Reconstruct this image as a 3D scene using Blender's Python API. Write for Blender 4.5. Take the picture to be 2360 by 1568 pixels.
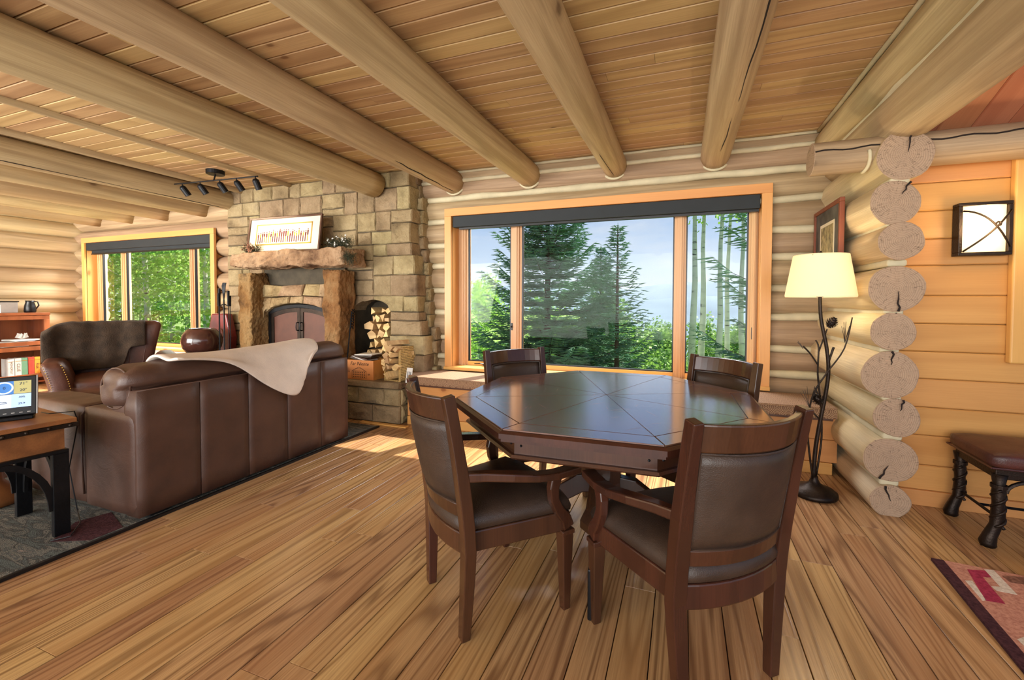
import bpy, bmesh, math, random
from mathutils import Vector, Matrix, noise
random.seed(7)
rnd = random.random
def ru(a, b): return a + (b - a) * random.random()
for o in list(bpy.data.objects): bpy.data.objects.remove(o)
SC = bpy.context.scene
COL = SC.collection
PI = math.pi

# ------------------------------------------------------------------ camera
cam = bpy.data.cameras.new('camera'); camo = bpy.data.objects.new('camera', cam); COL.objects.link(camo)
YAW, PIT, ROL = 0.339781702, 0.0249063937, 0.00430248176
f = Vector((-math.sin(YAW), math.cos(YAW), 0)); r_ = Vector((math.cos(YAW), math.sin(YAW), 0)); u_ = Vector((0, 0, 1))
f2 = f * math.cos(PIT) - u_ * math.sin(PIT); u2 = u_ * math.cos(PIT) + f * math.sin(PIT)
r3 = r_ * math.cos(ROL) + u2 * math.sin(ROL); u3 = u2 * math.cos(ROL) - r_ * math.sin(ROL)
M = Matrix((r3, u3, -f2)).transposed().to_4x4(); M.translation = Vector((0, 0, 1.32))
camo.matrix_world = M
cam.sensor_width = 36; cam.lens = 961.186 / 2360 * 36
cam.shift_x = -(1234.907 - 1180) / 2360; cam.shift_y = (719.874 - 784) / 2360
cam.clip_start = .05; cam.clip_end = 3000
SC.camera = camo

# ------------------------------------------------------------------ look, world, lights
SC.view_settings.view_transform = 'Standard'; SC.view_settings.look = 'None'
SC.view_settings.gamma = 1; SC.view_settings.use_curve_mapping = False
SC.view_settings.exposure = 0.16
def lin(c): return tuple(((v / 255) / 12.92 if v / 255 <= .04045 else ((v / 255 + .055) / 1.055) ** 2.4) for v in c)
def rgba(c): return (*lin(c), 1)
W = bpy.data.worlds.new('world'); SC.world = W; W.use_nodes = True
nt = W.node_tree; nt.nodes.clear()
def N(nt, t, **k):
    n = nt.nodes.new(t)
    for a, b in k.items(): setattr(n, a, b)
    return n
def ramp(nt, stops, interp='LINEAR'):
    n = nt.nodes.new('ShaderNodeValToRGB'); n.color_ramp.interpolation = interp
    e = n.color_ramp.elements
    while len(e) > 1: e.remove(e[-1])
    e[0].position = stops[0][0]; e[0].color = stops[0][1]
    for p, c in stops[1:]:
        q = e.new(p); q.color = c
    return n
tc = N(nt, 'ShaderNodeTexCoord'); sep = N(nt, 'ShaderNodeSeparateXYZ'); nt.links.new(tc.outputs['Generated'], sep.inputs[0])
rp = ramp(nt, [(0, rgba((105, 112, 96))), (.49, rgba((150, 158, 150))), (.5, rgba((236, 242, 248))), (.55, rgba((196, 220, 248))), (.66, rgba((120, 172, 240))), (1, rgba((76, 128, 214)))])
mr = N(nt, 'ShaderNodeMath', operation='MULTIPLY_ADD'); mr.inputs[1].default_value = .5; mr.inputs[2].default_value = .5
nt.links.new(sep.outputs['Z'], mr.inputs[0]); nt.links.new(mr.outputs[0], rp.inputs[0])
mp = N(nt, 'ShaderNodeMapping'); mp.inputs['Scale'].default_value = (1.5, 1.5, 7); nt.links.new(tc.outputs['Generated'], mp.inputs[0])
cn = N(nt, 'ShaderNodeTexNoise'); cn.inputs['Scale'].default_value = 2.2; cn.inputs['Detail'].default_value = 7; cn.inputs['Roughness'].default_value = .62; nt.links.new(mp.outputs[0], cn.inputs[0])
cr = ramp(nt, [(.47, (0, 0, 0, 1)), (.78, (.7, .7, .7, 1))]); nt.links.new(cn.outputs[0], cr.inputs[0])
mx = N(nt, 'ShaderNodeMix', data_type='RGBA'); nt.links.new(cr.outputs[0], mx.inputs[0]); nt.links.new(rp.outputs[0], mx.inputs[6]); mx.inputs[7].default_value = rgba((240, 245, 250))
bg = N(nt, 'ShaderNodeBackground'); bg.inputs['Strength'].default_value = .74; nt.links.new(mx.outputs[2], bg.inputs[0])
wo = N(nt, 'ShaderNodeOutputWorld'); nt.links.new(bg.outputs[0], wo.inputs[0])

def light(name, kind, loc, energy, color=(1, 1, 1), target=None, size=None, size_y=None, **k):
    l = bpy.data.lights.new(name, kind); l.energy = energy; l.color = color
    if size is not None:
        if kind == 'AREA':
            l.size = size
            if size_y: l.shape = 'RECTANGLE'; l.size_y = size_y
        elif kind in ('POINT', 'SPOT'): l.shadow_soft_size = size
    for a, b in k.items(): setattr(l, a, b)
    o = bpy.data.objects.new(name, l); COL.objects.link(o); o.location = loc
    if target is not None:
        o.rotation_euler = (Vector(target) - Vector(loc)).to_track_quat('-Z', 'Y').to_euler()
    return o
light('sun', 'SUN', (5, 10, 12), 12.0, (1, .94, .84), target=(5 - .45, 10 - 1.0, 12 - 1.5), angle=.01)
# added area fills outside both windows, above the view, to brighten the room
light('window_fill', 'AREA', (-.92, 5.7, 3.6), 300, (.96, .98, 1), target=(-.92, 2.6, .5), size=3.4, size_y=1.6)
light('window_fill', 'AREA', (-8.05, 5.7, 3.6), 1000, (1, .98, .92), target=(-8.05, 2.6, .5), size=3.4, size_y=1.6)
light('rear_fill', 'AREA', (-1.5, -2.9, 1.5), 235, (1, .985, .95), target=(-1.5, 3, 3.6), size=6.5, size_y=2.5, spread=2.35)  # unseen fills added behind the camera to brighten the room
light('rear_fill', 'AREA', (-7.6, -2.9, 1.4), 560, (1, .975, .92), target=(-8.2, 3, 3.6), size=4.5, size_y=2.4, spread=2.3)
light('rear_fill', 'AREA', (2.6, -2.6, 1.6), 24, (1, .93, .82), target=(2.4, 4, 1.3), size=2.6, size_y=2.4)

# ------------------------------------------------------------------ materials
def newmat(name):
    m = bpy.data.materials.new(name); m.use_nodes = True
    nt = m.node_tree; nt.nodes.clear()
    out = N(nt, 'ShaderNodeOutputMaterial'); b = N(nt, 'ShaderNodeBsdfPrincipled')
    nt.links.new(b.outputs[0], out.inputs[0])
    return m, nt, b, out
def coords(nt, scale=(1, 1, 1), rot=(0, 0, 0), rndoff=True):
    tc = N(nt, 'ShaderNodeTexCoord'); mp = N(nt, 'ShaderNodeMapping')
    mp.inputs['Scale'].default_value = scale; mp.inputs['Rotation'].default_value = rot
    if rndoff:
        oi = N(nt, 'ShaderNodeObjectInfo'); mu = N(nt, 'ShaderNodeMath', operation='MULTIPLY'); mu.inputs[1].default_value = 53.0
        cx = N(nt, 'ShaderNodeCombineXYZ'); nt.links.new(oi.outputs['Random'], mu.inputs[0])
        for i in range(3): nt.links.new(mu.outputs[0], cx.inputs[i])
        ad = N(nt, 'ShaderNodeVectorMath', operation='ADD'); nt.links.new(tc.outputs['Object'], ad.inputs[0]); nt.links.new(cx.outputs[0], ad.inputs[1])
        nt.links.new(ad.outputs[0], mp.inputs[0])
    else: nt.links.new(tc.outputs['Object'], mp.inputs[0])
    return mp.outputs[0]
def noise_n(nt, vec, scale, detail=4, rough=.55, dist=0):
    n = N(nt, 'ShaderNodeTexNoise'); n.inputs['Scale'].default_value = scale; n.inputs['Detail'].default_value = detail
    n.inputs['Roughness'].default_value = rough; n.inputs['Distortion'].default_value = dist
    nt.links.new(vec, n.inputs[0]); return n.outputs[0]
def mixc(nt, fac, a, b, blend='MIX'):
    m = N(nt, 'ShaderNodeMix', data_type='RGBA', blend_type=blend)
    for inp, v in ((m.inputs[0], fac), (m.inputs[6], a), (m.inputs[7], b)):
        if isinstance(v, (int, float)): inp.default_value = v
        elif isinstance(v, tuple): inp.default_value = v
        else: nt.links.new(v, inp)
    return m.outputs[2]
def mth(nt, op, a, b=None, c=None):
    m = N(nt, 'ShaderNodeMath', operation=op)
    for i, v in enumerate((a, b, c)):
        if v is None: continue
        if isinstance(v, (int, float)): m.inputs[i].default_value = v
        else: nt.links.new(v, m.inputs[i])
    return m.outputs[0]
def bump(nt, b, h, strength=.3, dist=.01):
    n = N(nt, 'ShaderNodeBump'); n.inputs['Strength'].default_value = strength; n.inputs['Distance'].default_value = dist
    nt.links.new(h, n.inputs['Height']); nt.links.new(n.outputs[0], b.inputs['Normal'])
def wood(name, light_c, dark_c, axis='x', rough=.5, grain=.5, freq=30, size=3.0, stretch=.09, fine=.35, knots=0, kc=(70, 40, 22), vary=.25, bmp=.15, spec=.4, coat=0, blotch=None, power=1.6):
    m, nt, b, out = newmat(name)
    s = {'x': (stretch, 1, 1), 'y': (1, stretch, 1), 'z': (1, 1, stretch)}[axis]
    v = coords(nt, s)
    n1 = noise_n(nt, v, size, 2, .5, .3)
    rings = mth(nt, 'MULTIPLY_ADD', mth(nt, 'SINE', mth(nt, 'MULTIPLY', n1, freq)), .5, .5)
    rings = mth(nt, 'POWER', rings, power)
    s2 = tuple(x if x == 1 else .02 for x in s)
    v2 = coords(nt, s2)
    n2 = noise_n(nt, v2, 160, 3, .6)
    n3 = noise_n(nt, v, size * 1.7, 4, .6)
    col = mixc(nt, mth(nt, 'MULTIPLY', rings, grain), rgba(light_c), rgba(dark_c))
    col = mixc(nt, mth(nt, 'MULTIPLY', mth(nt, 'SUBTRACT', n2, .35), fine * 2), col, rgba(dark_c))
    if blotch:
        rb = ramp(nt, [(.42, (0, 0, 0, 1)), (.68, (1, 1, 1, 1))]); nt.links.new(n3, rb.inputs[0])
        col = mixc(nt, mth(nt, 'MULTIPLY', rb.outputs[0], .7), col, rgba(blotch))
    oi = N(nt, 'ShaderNodeObjectInfo')
    hs = N(nt, 'ShaderNodeHueSaturation')
    nt.links.new(mth(nt, 'MULTIPLY_ADD', oi.outputs['Random'], vary, 1 - vary * .55), hs.inputs['Value'])
    nt.links.new(mth(nt, 'MULTIPLY_ADD', oi.outputs['Random'], .02, .49), hs.inputs['Hue'])
    nt.links.new(col, hs.inputs['Color']); col = hs.outputs[0]
    if knots:
        ks = {'x': (.55, 1, 1), 'y': (1, .55, 1), 'z': (1, 1, .55)}[axis]
        vk = coords(nt, ks)
        vo = N(nt, 'ShaderNodeTexVoronoi'); vo.inputs['Scale'].default_value = knots; nt.links.new(vk, vo.inputs['Vector'])
        wn = noise_n(nt, vk, knots * 9, 2)
        d = mth(nt, 'ADD', vo.outputs['Distance'], mth(nt, 'MULTIPLY', mth(nt, 'SUBTRACT', wn, .5), .05))
        rk = ramp(nt, [(.0, (1, 1, 1, 1)), (.045, (.9, .9, .9, 1)), (.075, (.25, .25, .25, 1)), (.14, (0, 0, 0, 1))]); nt.links.new(d, rk.inputs[0])
        col = mixc(nt, mth(nt, 'MULTIPLY', rk.outputs[0], .8), col, rgba(kc))
    nt.links.new(col, b.inputs['Base Color'])
    b.inputs['Roughness'].default_value = rough; b.inputs['Specular IOR Level'].default_value = spec
    b.inputs['Coat Weight'].default_value = coat; b.inputs['Coat Roughness'].default_value = .12
    bump(nt, b, mth(nt, 'ADD', mth(nt, 'MULTIPLY', rings, -.4 * grain), mth(nt, 'MULTIPLY', n2, -.5)), bmp, .004)
    return m
def plain(name, c, rough=.5, metal=0, var=.12, scale=8, bmp=0, bscale=60, spec=.5, coat=0, c2=None, vary=0):
    m, nt, b, out = newmat(name)
    v = coords(nt); n = noise_n(nt, v, scale, 4)
    rr = ramp(nt, [(.3, (0, 0, 0, 1)), (.7, (1, 1, 1, 1))]); nt.links.new(n, rr.inputs[0])
    c2 = c2 or tuple(int(x * (1 - var)) for x in c)
    col = mixc(nt, rr.outputs[0], rgba(c), rgba(c2))
    if vary:
        oi = N(nt, 'ShaderNodeObjectInfo'); hs = N(nt, 'ShaderNodeHueSaturation')
        nt.links.new(mth(nt, 'MULTIPLY_ADD', oi.outputs['Random'], vary, 1 - vary / 2), hs.inputs['Value']); nt.links.new(col, hs.inputs['Color']); col = hs.outputs[0]
    nt.links.new(col, b.inputs['Base Color'])
    b.inputs['Roughness'].default_value = rough; b.inputs['Metallic'].default_value = metal; b.inputs['Specular IOR Level'].default_value = spec
    b.inputs['Coat Weight'].default_value = coat; b.inputs['Coat Roughness'].default_value = .15
    if bmp: bump(nt, b, noise_n(nt, v, bscale, 4), bmp, .01)
    return m
def leather(name, c, c2, rough=.42, scale=5):
    m, nt, b, out = newmat(name)
    v = coords(nt); n = noise_n(nt, v, scale, 5, .6)
    rr = ramp(nt, [(.3, (0, 0, 0, 1)), (.72, (1, 1, 1, 1))]); nt.links.new(n, rr.inputs[0])
    nt.links.new(mixc(nt, rr.outputs[0], rgba(c), rgba(c2)), b.inputs['Base Color'])
    nr = noise_n(nt, v, 9, 3); nt.links.new(mth(nt, 'MULTIPLY_ADD', nr, .25, rough - .12), b.inputs['Roughness'])
    vo = N(nt, 'ShaderNodeTexVoronoi'); vo.inputs['Scale'].default_value = 260; nt.links.new(v, vo.inputs['Vector'])
    h = mth(nt, 'ADD', mth(nt, 'MULTIPLY', vo.outputs['Distance'], .15), noise_n(nt, v, 7, 4, .6, 1.2))
    bump(nt, b, h, .22, .015)
    return m
def stonemat(name, cols, bscale=14, bstr=.9, vary=.35, rough=.9):
    m, nt, b, out = newmat(name)
    v = coords(nt); n = noise_n(nt, v, 3.2, 6, .6)
    rr = ramp(nt, [(.28, rgba(cols[0])), (.45, rgba(cols[1])), (.6, rgba(cols[2])), (.75, rgba(cols[3]))]); nt.links.new(n, rr.inputs[0])
    n2 = noise_n(nt, v, 45, 5, .65)
    col = mixc(nt, mth(nt, 'MULTIPLY', n2, .5), rr.outputs[0], rgba(cols[0]), 'MULTIPLY')
    oi = N(nt, 'ShaderNodeObjectInfo'); hs = N(nt, 'ShaderNodeHueSaturation')
    nt.links.new(mth(nt, 'MULTIPLY_ADD', oi.outputs['Random'], vary, 1 - vary / 2), hs.inputs['Value'])
    nt.links.new(mth(nt, 'MULTIPLY_ADD', oi.outputs['Random'], .03, .485), hs.inputs['Hue']); nt.links.new(col, hs.inputs['Color'])
    nt.links.new(hs.outputs[0], b.inputs['Base Color']); b.inputs['Roughness'].default_value = rough; b.inputs['Specular IOR Level'].default_value = .2
    bump(nt, b, mth(nt, 'ADD', noise_n(nt, v, bscale, 6, .65), mth(nt, 'MULTIPLY', n2, .3)), bstr, .03)
    return m
def emit(name, c, strength, base=None):
    m, nt, b, out = newmat(name)
    b.inputs['Base Color'].default_value = rgba(base or c); b.inputs['Emission Color'].default_value = rgba(c); b.inputs['Emission Strength'].default_value = strength
    return m

MT = {}
MT['oak'] = wood('oak_floor', (200, 160, 110), (112, 76, 46), 'y', .27, .72, 95, 4.6, .06, .7, 0, vary=.3, bmp=.3, coat=.2, power=2.6, blotch=(172, 126, 80))
MT['beam'] = wood('peeled_log', (200, 178, 138), (126, 100, 68), 'y', .62, .42, 34, 5, .06, .5, 2.5, (74, 48, 28), .12, .5, blotch=(164, 138, 100))
MT['logx'] = wood('wall_log', (186, 160, 126), (112, 86, 60), 'x', .68, .45, 34, 6, .045, .55, 1.8, (70, 48, 32), .14, .5, blotch=(146, 120, 90))
MT['logy'] = wood('wall_log_y', (222, 202, 164), (140, 112, 78), 'y', .62, .35, 30, 5, .06, .45, 1.6, (84, 56, 34), .1, .45, blotch=(196, 172, 130))
MT['ceil'] = wood('ceiling_pine', (198, 164, 118), (142, 104, 66), 'x', .5, .45, 30, 4.2, .07, .4, 3.6, (96, 58, 32), .2, .15)
MT['redpine'] = wood('red_pine', (206, 140, 98), (166, 98, 62), 'y', .5, .35, 26, 4, .1, .3, 3.0, (110, 60, 34), .14, .12)
MT['pine'] = wood('pine_board', (208, 150, 88), (174, 112, 56), 'x', .38, .35, 28, 3.2, .08, .25, 3.4, (130, 70, 32), .14, .1)
MT['trim'] = wood('window_trim', (226, 170, 100), (194, 132, 68), 'z', .35, .3, 24, 3.2, .08, .25, 2.6, (140, 80, 36), .08, .08)
MT['trimx'] = wood('window_trim_x', (226, 170, 100), (194, 132, 68), 'x', .35, .3, 24, 3.2, .08, .25, 2.6, (140, 80, 36), .08, .08)
MT['sash'] = wood('window_sash', (216, 174, 128), (182, 134, 90), 'z', .4, .4, 30, 5, .05, .25, 0, vary=.06, bmp=.08)
MT['chair'] = wood('walnut_chair', (74, 43, 28), (36, 21, 14), 'z', .27, .4, 18, 5, .15, .4, 0, vary=.1, bmp=.05, coat=.25)
MT['table'] = wood('walnut_table', (112, 78, 60), (62, 40, 30), 'x', .16, .35, 20, 4, .12, .35, 0, vary=.1, bmp=.1, coat=1.0, spec=.8)
MT['cabinet'] = wood('cabinet_wood', (150, 88, 50), (96, 52, 28), 'z', .38, .4, 20, 5, .12, .3, 0, vary=.05)
MT['desk'] = wood('desk_wood', (154, 98, 56), (88, 50, 28), 'x', .4, .5, 20, 5, .1, .4, 0, vary=.1)
MT['crate'] = wood('crate_wood', (206, 138, 70), (160, 94, 42), 'x', .6, .4, 20, 5, .1, .3, 2, (110, 60, 30), .1)
MT['split'] = wood('firewood', (226, 194, 140), (160, 118, 74), 'x', .85, .5, 18, 6, .1, .5, 0, vary=.4, bmp=.5)
MT['bark'] = plain('bark', (96, 78, 62), .95, var=.4, scale=20, bmp=.8, bscale=40)
MT['chink'] = plain('chinking', (212, 200, 166), .8, var=.1, scale=6, bmp=.2)
MT['dark'] = plain('groove_dark', (70, 48, 30), .9)
MT['mortar'] = plain('mortar', (84, 74, 58), .95, var=.25, bmp=.5)
MT['stone'] = stonemat('sandstone', ((122, 104, 78), (158, 138, 104), (178, 158, 122), (150, 134, 108)), 9, 1.0, vary=.3)
MT['rough'] = stonemat('rough_stone', ((100, 74, 52), (172, 142, 104), (198, 170, 130), (136, 106, 76)), 16, 1.0, .1)
MT['rustic'] = stonemat('rust_stone', ((84, 60, 42), (150, 106, 64), (168, 132, 90), (100, 76, 56)), 16, 1.0, .1)
MT['sofa'] = leather('brown_leather', (88, 60, 47), (68, 46, 37), .46)
MT['armch'] = leather('oxblood_leather', (98, 58, 44), (66, 38, 30), .45)
MT['chairl'] = leather('chair_leather', (64, 47, 36), (44, 32, 25), .46)
MT['stooll'] = leather('stool_leather', (92, 48, 38), (58, 30, 28), .4)
MT['throw'] = plain('dark_throw', (70, 54, 40), .95, var=.35, scale=14, bmp=.6, bscale=90)
MT['blanket'] = plain('cream_blanket', (236, 222, 208), .95, var=.08, scale=6, bmp=.3, bscale=160)
MT['iron'] = plain('black_iron', (34, 34, 36), .45, .7, var=.3, bmp=.15)
MT['bronze'] = plain('bronze_iron', (58, 46, 38), .42, .75, var=.35, bmp=.2, bscale=90)
MT['shade'] = plain('shade_fabric', (34, 40, 44), .7, var=.1)
MT['black'] = plain('black_plastic', (18, 18, 20), .35, var=.1)
MT['silver'] = plain('silver_plastic', (180, 176, 170), .35, .3, var=.1)
MT['white'] = plain('white_paper', (236, 234, 228), .7, var=.05)
MT['glaze'] = plain('brown_glaze', (84, 48, 38), .16, var=.5, scale=5, coat=.5, c2=(54, 30, 26))
MT['red'] = plain('red_ceramic', (142, 44, 44), .35, var=.4, scale=5)
MT['needle'] = plain('dried_greens', (70, 74, 48), .9, var=.5, scale=30)
MT['berry'] = plain('dried_berries', (150, 96, 66), .8, var=.4, scale=30)
MT['matboard'] = plain('mat_board', (226, 212, 182), .8, var=.03)
MT['gold'] = plain('gold_fillet', (190, 150, 60), .4, .4, var=.15)
MT['frame'] = wood('frame_wood', (92, 60, 44), (56, 34, 26), 'x', .4, .3, 16, 5, .1, .3, 0, vary=.05)
MT['redframe'] = wood('red_frame_wood', (130, 66, 42), (88, 40, 26), 'z', .4, .3, 16, 5, .1, .3, 0, vary=.05)
MT['wicker'] = plain('woven_straw', (214, 178, 110), .8, var=.3, scale=60, bmp=.4)
MT['doorm'] = plain('firedoor_metal', (96, 56, 40), .5, .2, var=.15)
MT['concrete'] = plain('slate', (96, 90, 82), .8, var=.35, scale=10)

def circles_mat():
    m, nt, b, out = newmat('cushion_fabric')
    tc = N(nt, 'ShaderNodeTexCoord'); se = N(nt, 'ShaderNodeSeparateXYZ'); nt.links.new(tc.outputs['Object'], se.inputs[0])
    # rows of overlapping ring motifs, woven
    def cell(x): return mth(nt, 'SUBTRACT', mth(nt, 'FRACT', mth(nt, 'MULTIPLY', x, 13)), .5)
    cxn = cell(se.outputs['X']); yy = mth(nt, 'ADD', se.outputs['Y'], se.outputs['Z']); cyn = cell(yy)
    d = mth(nt, 'SQRT', mth(nt, 'ADD', mth(nt, 'MULTIPLY', cxn, cxn), mth(nt, 'MULTIPLY', cyn, cyn)))
    rg = mth(nt, 'MULTIPLY_ADD', mth(nt, 'SINE', mth(nt, 'MULTIPLY', d, 44)), .5, .5)
    col = mixc(nt, rg, rgba((176, 144, 112)), rgba((112, 78, 58)))
    nt.links.new(col, b.inputs['Base Color']); b.inputs['Roughness'].default_value = .85
    bump(nt, b, rg, .3, .004)
    return m
MT['cushion'] = circles_mat()
def rugmat():
    m, nt, b, out = newmat('grey_streaked_rug')
    v = coords(nt, (1.2, 5, 1), (0, 0, .5), False); n = noise_n(nt, v, 3.2, 7, .72, 1.2)
    rr = ramp(nt, [(.3, rgba((30, 30, 28))), (.42, rgba((92, 98, 92))), (.5, rgba((52, 50, 46))), (.56, rgba((122, 116, 104))), (.62, rgba((70, 76, 72))), (.72, rgba((150, 132, 118)))])
    nt.links.new(n, rr.inputs[0]); nt.links.new(rr.outputs[0], b.inputs['Base Color']); b.inputs['Roughness'].default_value = 1
    bump(nt, b, noise_n(nt, coords(nt, rndoff=False), 220, 3), .8, .01)
    return m
MT['rug'] = rugmat()
def pilemat(name, c, c2):
    m, nt, b, out = newmat(name)
    v = coords(nt, rndoff=False); n = noise_n(nt, v, 60, 6, .7)
    rr = ramp(nt, [(.35, rgba(c2)), (.6, rgba(c))]); nt.links.new(n, rr.inputs[0])
    nt.links.new(rr.outputs[0], b.inputs['Base Color']); b.inputs['Roughness'].default_value = 1; b.inputs['Specular IOR Level'].default_value = .1
    bump(nt, b, n, .8, .01); return m
MT['salmon'] = pilemat('salmon_pile', (206, 150, 124), (170, 112, 92)); MT['maroon'] = pilemat('maroon_pile', (84, 52, 54), (56, 32, 36))
MT['magenta'] = pilemat('magenta_pile', (176, 62, 84), (140, 44, 64)); MT['cream'] = pilemat('cream_pile', (226, 212, 192), (196, 178, 154)); MT['brownp'] = pilemat('brown_pile', (146, 104, 84), (104, 68, 54))
def endgrain():
    m, nt, b, out = newmat('log_end_grain')
    tc = N(nt, 'ShaderNodeTexCoord'); v0 = tc.outputs['Object']
    se = N(nt, 'ShaderNodeSeparateXYZ'); 
    wn = N(nt, 'ShaderNodeTexNoise'); wn.inputs['Scale'].default_value = 7; nt.links.new(coords(nt), wn.inputs[0])
    nt.links.new(v0, se.inputs[0])
    x = mth(nt, 'ADD', se.outputs['X'], mth(nt, 'MULTIPLY', mth(nt, 'SUBTRACT', wn.outputs[0], .5), .05)); z = se.outputs['Z']
    r = mth(nt, 'SQRT', mth(nt, 'ADD', mth(nt, 'MULTIPLY', x, x), mth(nt, 'MULTIPLY', z, z)))
    rg = mth(nt, 'MULTIPLY_ADD', mth(nt, 'SINE', mth(nt, 'MULTIPLY', r, 620)), .5, .5)
    an = mth(nt, 'ARCTAN2', z, x)
    oi = N(nt, 'ShaderNodeObjectInfo')
    cx = N(nt, 'ShaderNodeCombineXYZ'); nt.links.new(mth(nt, 'MULTIPLY', an, 2.6), cx.inputs[0]); nt.links.new(mth(nt, 'MULTIPLY', r, 7), cx.inputs[1]); nt.links.new(mth(nt, 'MULTIPLY', oi.outputs['Random'], 31), cx.inputs[2])
    cn = noise_n(nt, cx.outputs[0], 2.2, 2, .5)
    ck = ramp(nt, [(.0, (0, 0, 0, 1)), (.488, (0, 0, 0, 1)), (.5, (1, 1, 1, 1)), (.512, (0, 0, 0, 1))]); nt.links.new(cn, ck.inputs[0])
    base = mixc(nt, mth(nt, 'MULTIPLY', rg, .5), rgba((190, 160, 130)), rgba((140, 110, 84)))
    base = mixc(nt, mth(nt, 'MULTIPLY', noise_n(nt, coords(nt), 9, 5), .5), base, rgba((146, 126, 106)))
    base = mixc(nt, mth(nt, 'MULTIPLY', ck.outputs[0], .6), base, rgba((60, 44, 34)))
    nt.links.new(base, b.inputs['Base Color']); b.inputs['Roughness'].default_value = .85
    bump(nt, b, mth(nt, 'SUBTRACT', mth(nt, 'MULTIPLY', rg, .15), ck.outputs[0]), .5, .006)
    return m
MT['end'] = endgrain()
MT['crack'] = plain('crack_dark', (38, 26, 20), .95)
def glassmat():
    m, nt, b, out = newmat('window_glass'); nt.nodes.remove(b)
    t = N(nt, 'ShaderNodeBsdfTransparent'); g = N(nt, 'ShaderNodeBsdfGlossy'); g.inputs['Roughness'].default_value = .01
    fr = N(nt, 'ShaderNodeFresnel'); fr.inputs[0].default_value = 1.45
    mx = N(nt, 'ShaderNodeMixShader'); nt.links.new(mth(nt, 'MULTIPLY', fr.outputs[0], .16), mx.inputs[0]); nt.links.new(t.outputs[0], mx.inputs[1]); nt.links.new(g.outputs[0], mx.inputs[2])
    nt.links.new(mx.outputs[0], out.inputs[0]); return m
MT['glass'] = glassmat()
def lampshade():
    m, nt, b, out = newmat('lampshade_linen')
    b.inputs['Base Color'].default_value = rgba((244, 232, 204)); b.inputs['Roughness'].default_value = .9
    b.inputs['Emission Color'].default_value = rgba((255, 238, 200)); b.inputs['Emission Strength'].default_value = .35
    t = N(nt, 'ShaderNodeBsdfTranslucent'); t.inputs[0].default_value = rgba((255, 240, 205))
    mx = N(nt, 'ShaderNodeMixShader'); mx.inputs[0].default_value = .45; nt.links.new(b.outputs[0], mx.inputs[1]); nt.links.new(t.outputs[0], mx.inputs[2]); nt.links.new(mx.outputs[0], out.inputs[0])
    return m
MT['lshade'] = lampshade()
def sconcemat():
    m, nt, b, out = newmat('sconce_glass')
    tc = N(nt, 'ShaderNodeTexCoord'); ln = N(nt, 'ShaderNodeVectorMath', operation='LENGTH'); 
    nt.links.new(tc.outputs['Object'], ln.inputs[0]); 
    n = noise_n(nt, coords(nt), 7, 4)
    d = mth(nt, 'ADD', ln.outputs['Value'], mth(nt, 'MULTIPLY', mth(nt, 'SUBTRACT', n, .5), .08))
    rr = ramp(nt, [(.0, rgba((255, 252, 236))), (.09, rgba((255, 240, 200))), (.2, rgba((240, 190, 116)))]); nt.links.new(d, rr.inputs[0])
    nt.links.new(rr.outputs[0], b.inputs['Emission Color']); b.inputs['Emission Strength'].default_value = 1.15; b.inputs['Base Color'].default_value = rgba((240, 210, 160)); return m
MT['sconce'] = sconcemat()
def leafmat(name, c, c2, tr=.4):
    m, nt, b, out = newmat(name)
    v = coords(nt, rndoff=False); n = noise_n(nt, v, 3.5, 4)
    rr = ramp(nt, [(.35, rgba(c2)), (.65, rgba(c))]); nt.links.new(n, rr.inputs[0])
    nt.links.new(rr.outputs[0], b.inputs['Base Color']); b.inputs['Roughness'].default_value = .6
    t = N(nt, 'ShaderNodeBsdfTranslucent'); nt.links.new(rr.outputs[0], t.inputs[0])
    mx = N(nt, 'ShaderNodeMixShader'); mx.inputs[0].default_value = tr; nt.links.new(b.outputs[0], mx.inputs[1]); nt.links.new(t.outputs[0], mx.inputs[2]); nt.links.new(mx.outputs[0], out.inputs[0])
    return m
MT['spruce'] = leafmat('spruce_needles', (150, 188, 162), (96, 146, 92), .45)
MT['aspen'] = leafmat('aspen_leaves', (184, 220, 104), (120, 178, 74), .5)
MT['forest'] = leafmat('forest_leaves', (150, 186, 92), (96, 140, 70), .3)
MT['twig'] = plain('spruce_bark', (112, 92, 76), .9, var=.3)
def aspenbark():
    m, nt, b, out = newmat('aspen_bark')
    v = coords(nt, (1.2, 1.2, 5)); n = noise_n(nt, v, 2.6, 4, .6)
    rr = ramp(nt, [(.32, rgba((60, 58, 52))), (.38, rgba((190, 196, 178))), (.7, rgba((214, 218, 200)))]); nt.links.new(n, rr.inputs[0])
    nt.links.new(rr.outputs[0], b.inputs['Base Color']); b.inputs['Roughness'].default_value = .8; return m
MT['aspenbark'] = aspenbark()
MT['grass'] = plain('meadow', (132, 160, 78), .95, var=.3, scale=.4, c2=(96, 124, 60))
MT['mount'] = plain('mountain_haze_blue', (104, 128, 142), .95, scale=.05, c2=(66, 92, 112))  # blue of distant haze painted into the forest colour
MT['print'] = plain('print_ink', (112, 30, 24), .8, var=.3, scale=60)
MT['sepia'] = plain('sepia_print', (186, 166, 116), .8, var=.45, scale=22)

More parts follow.
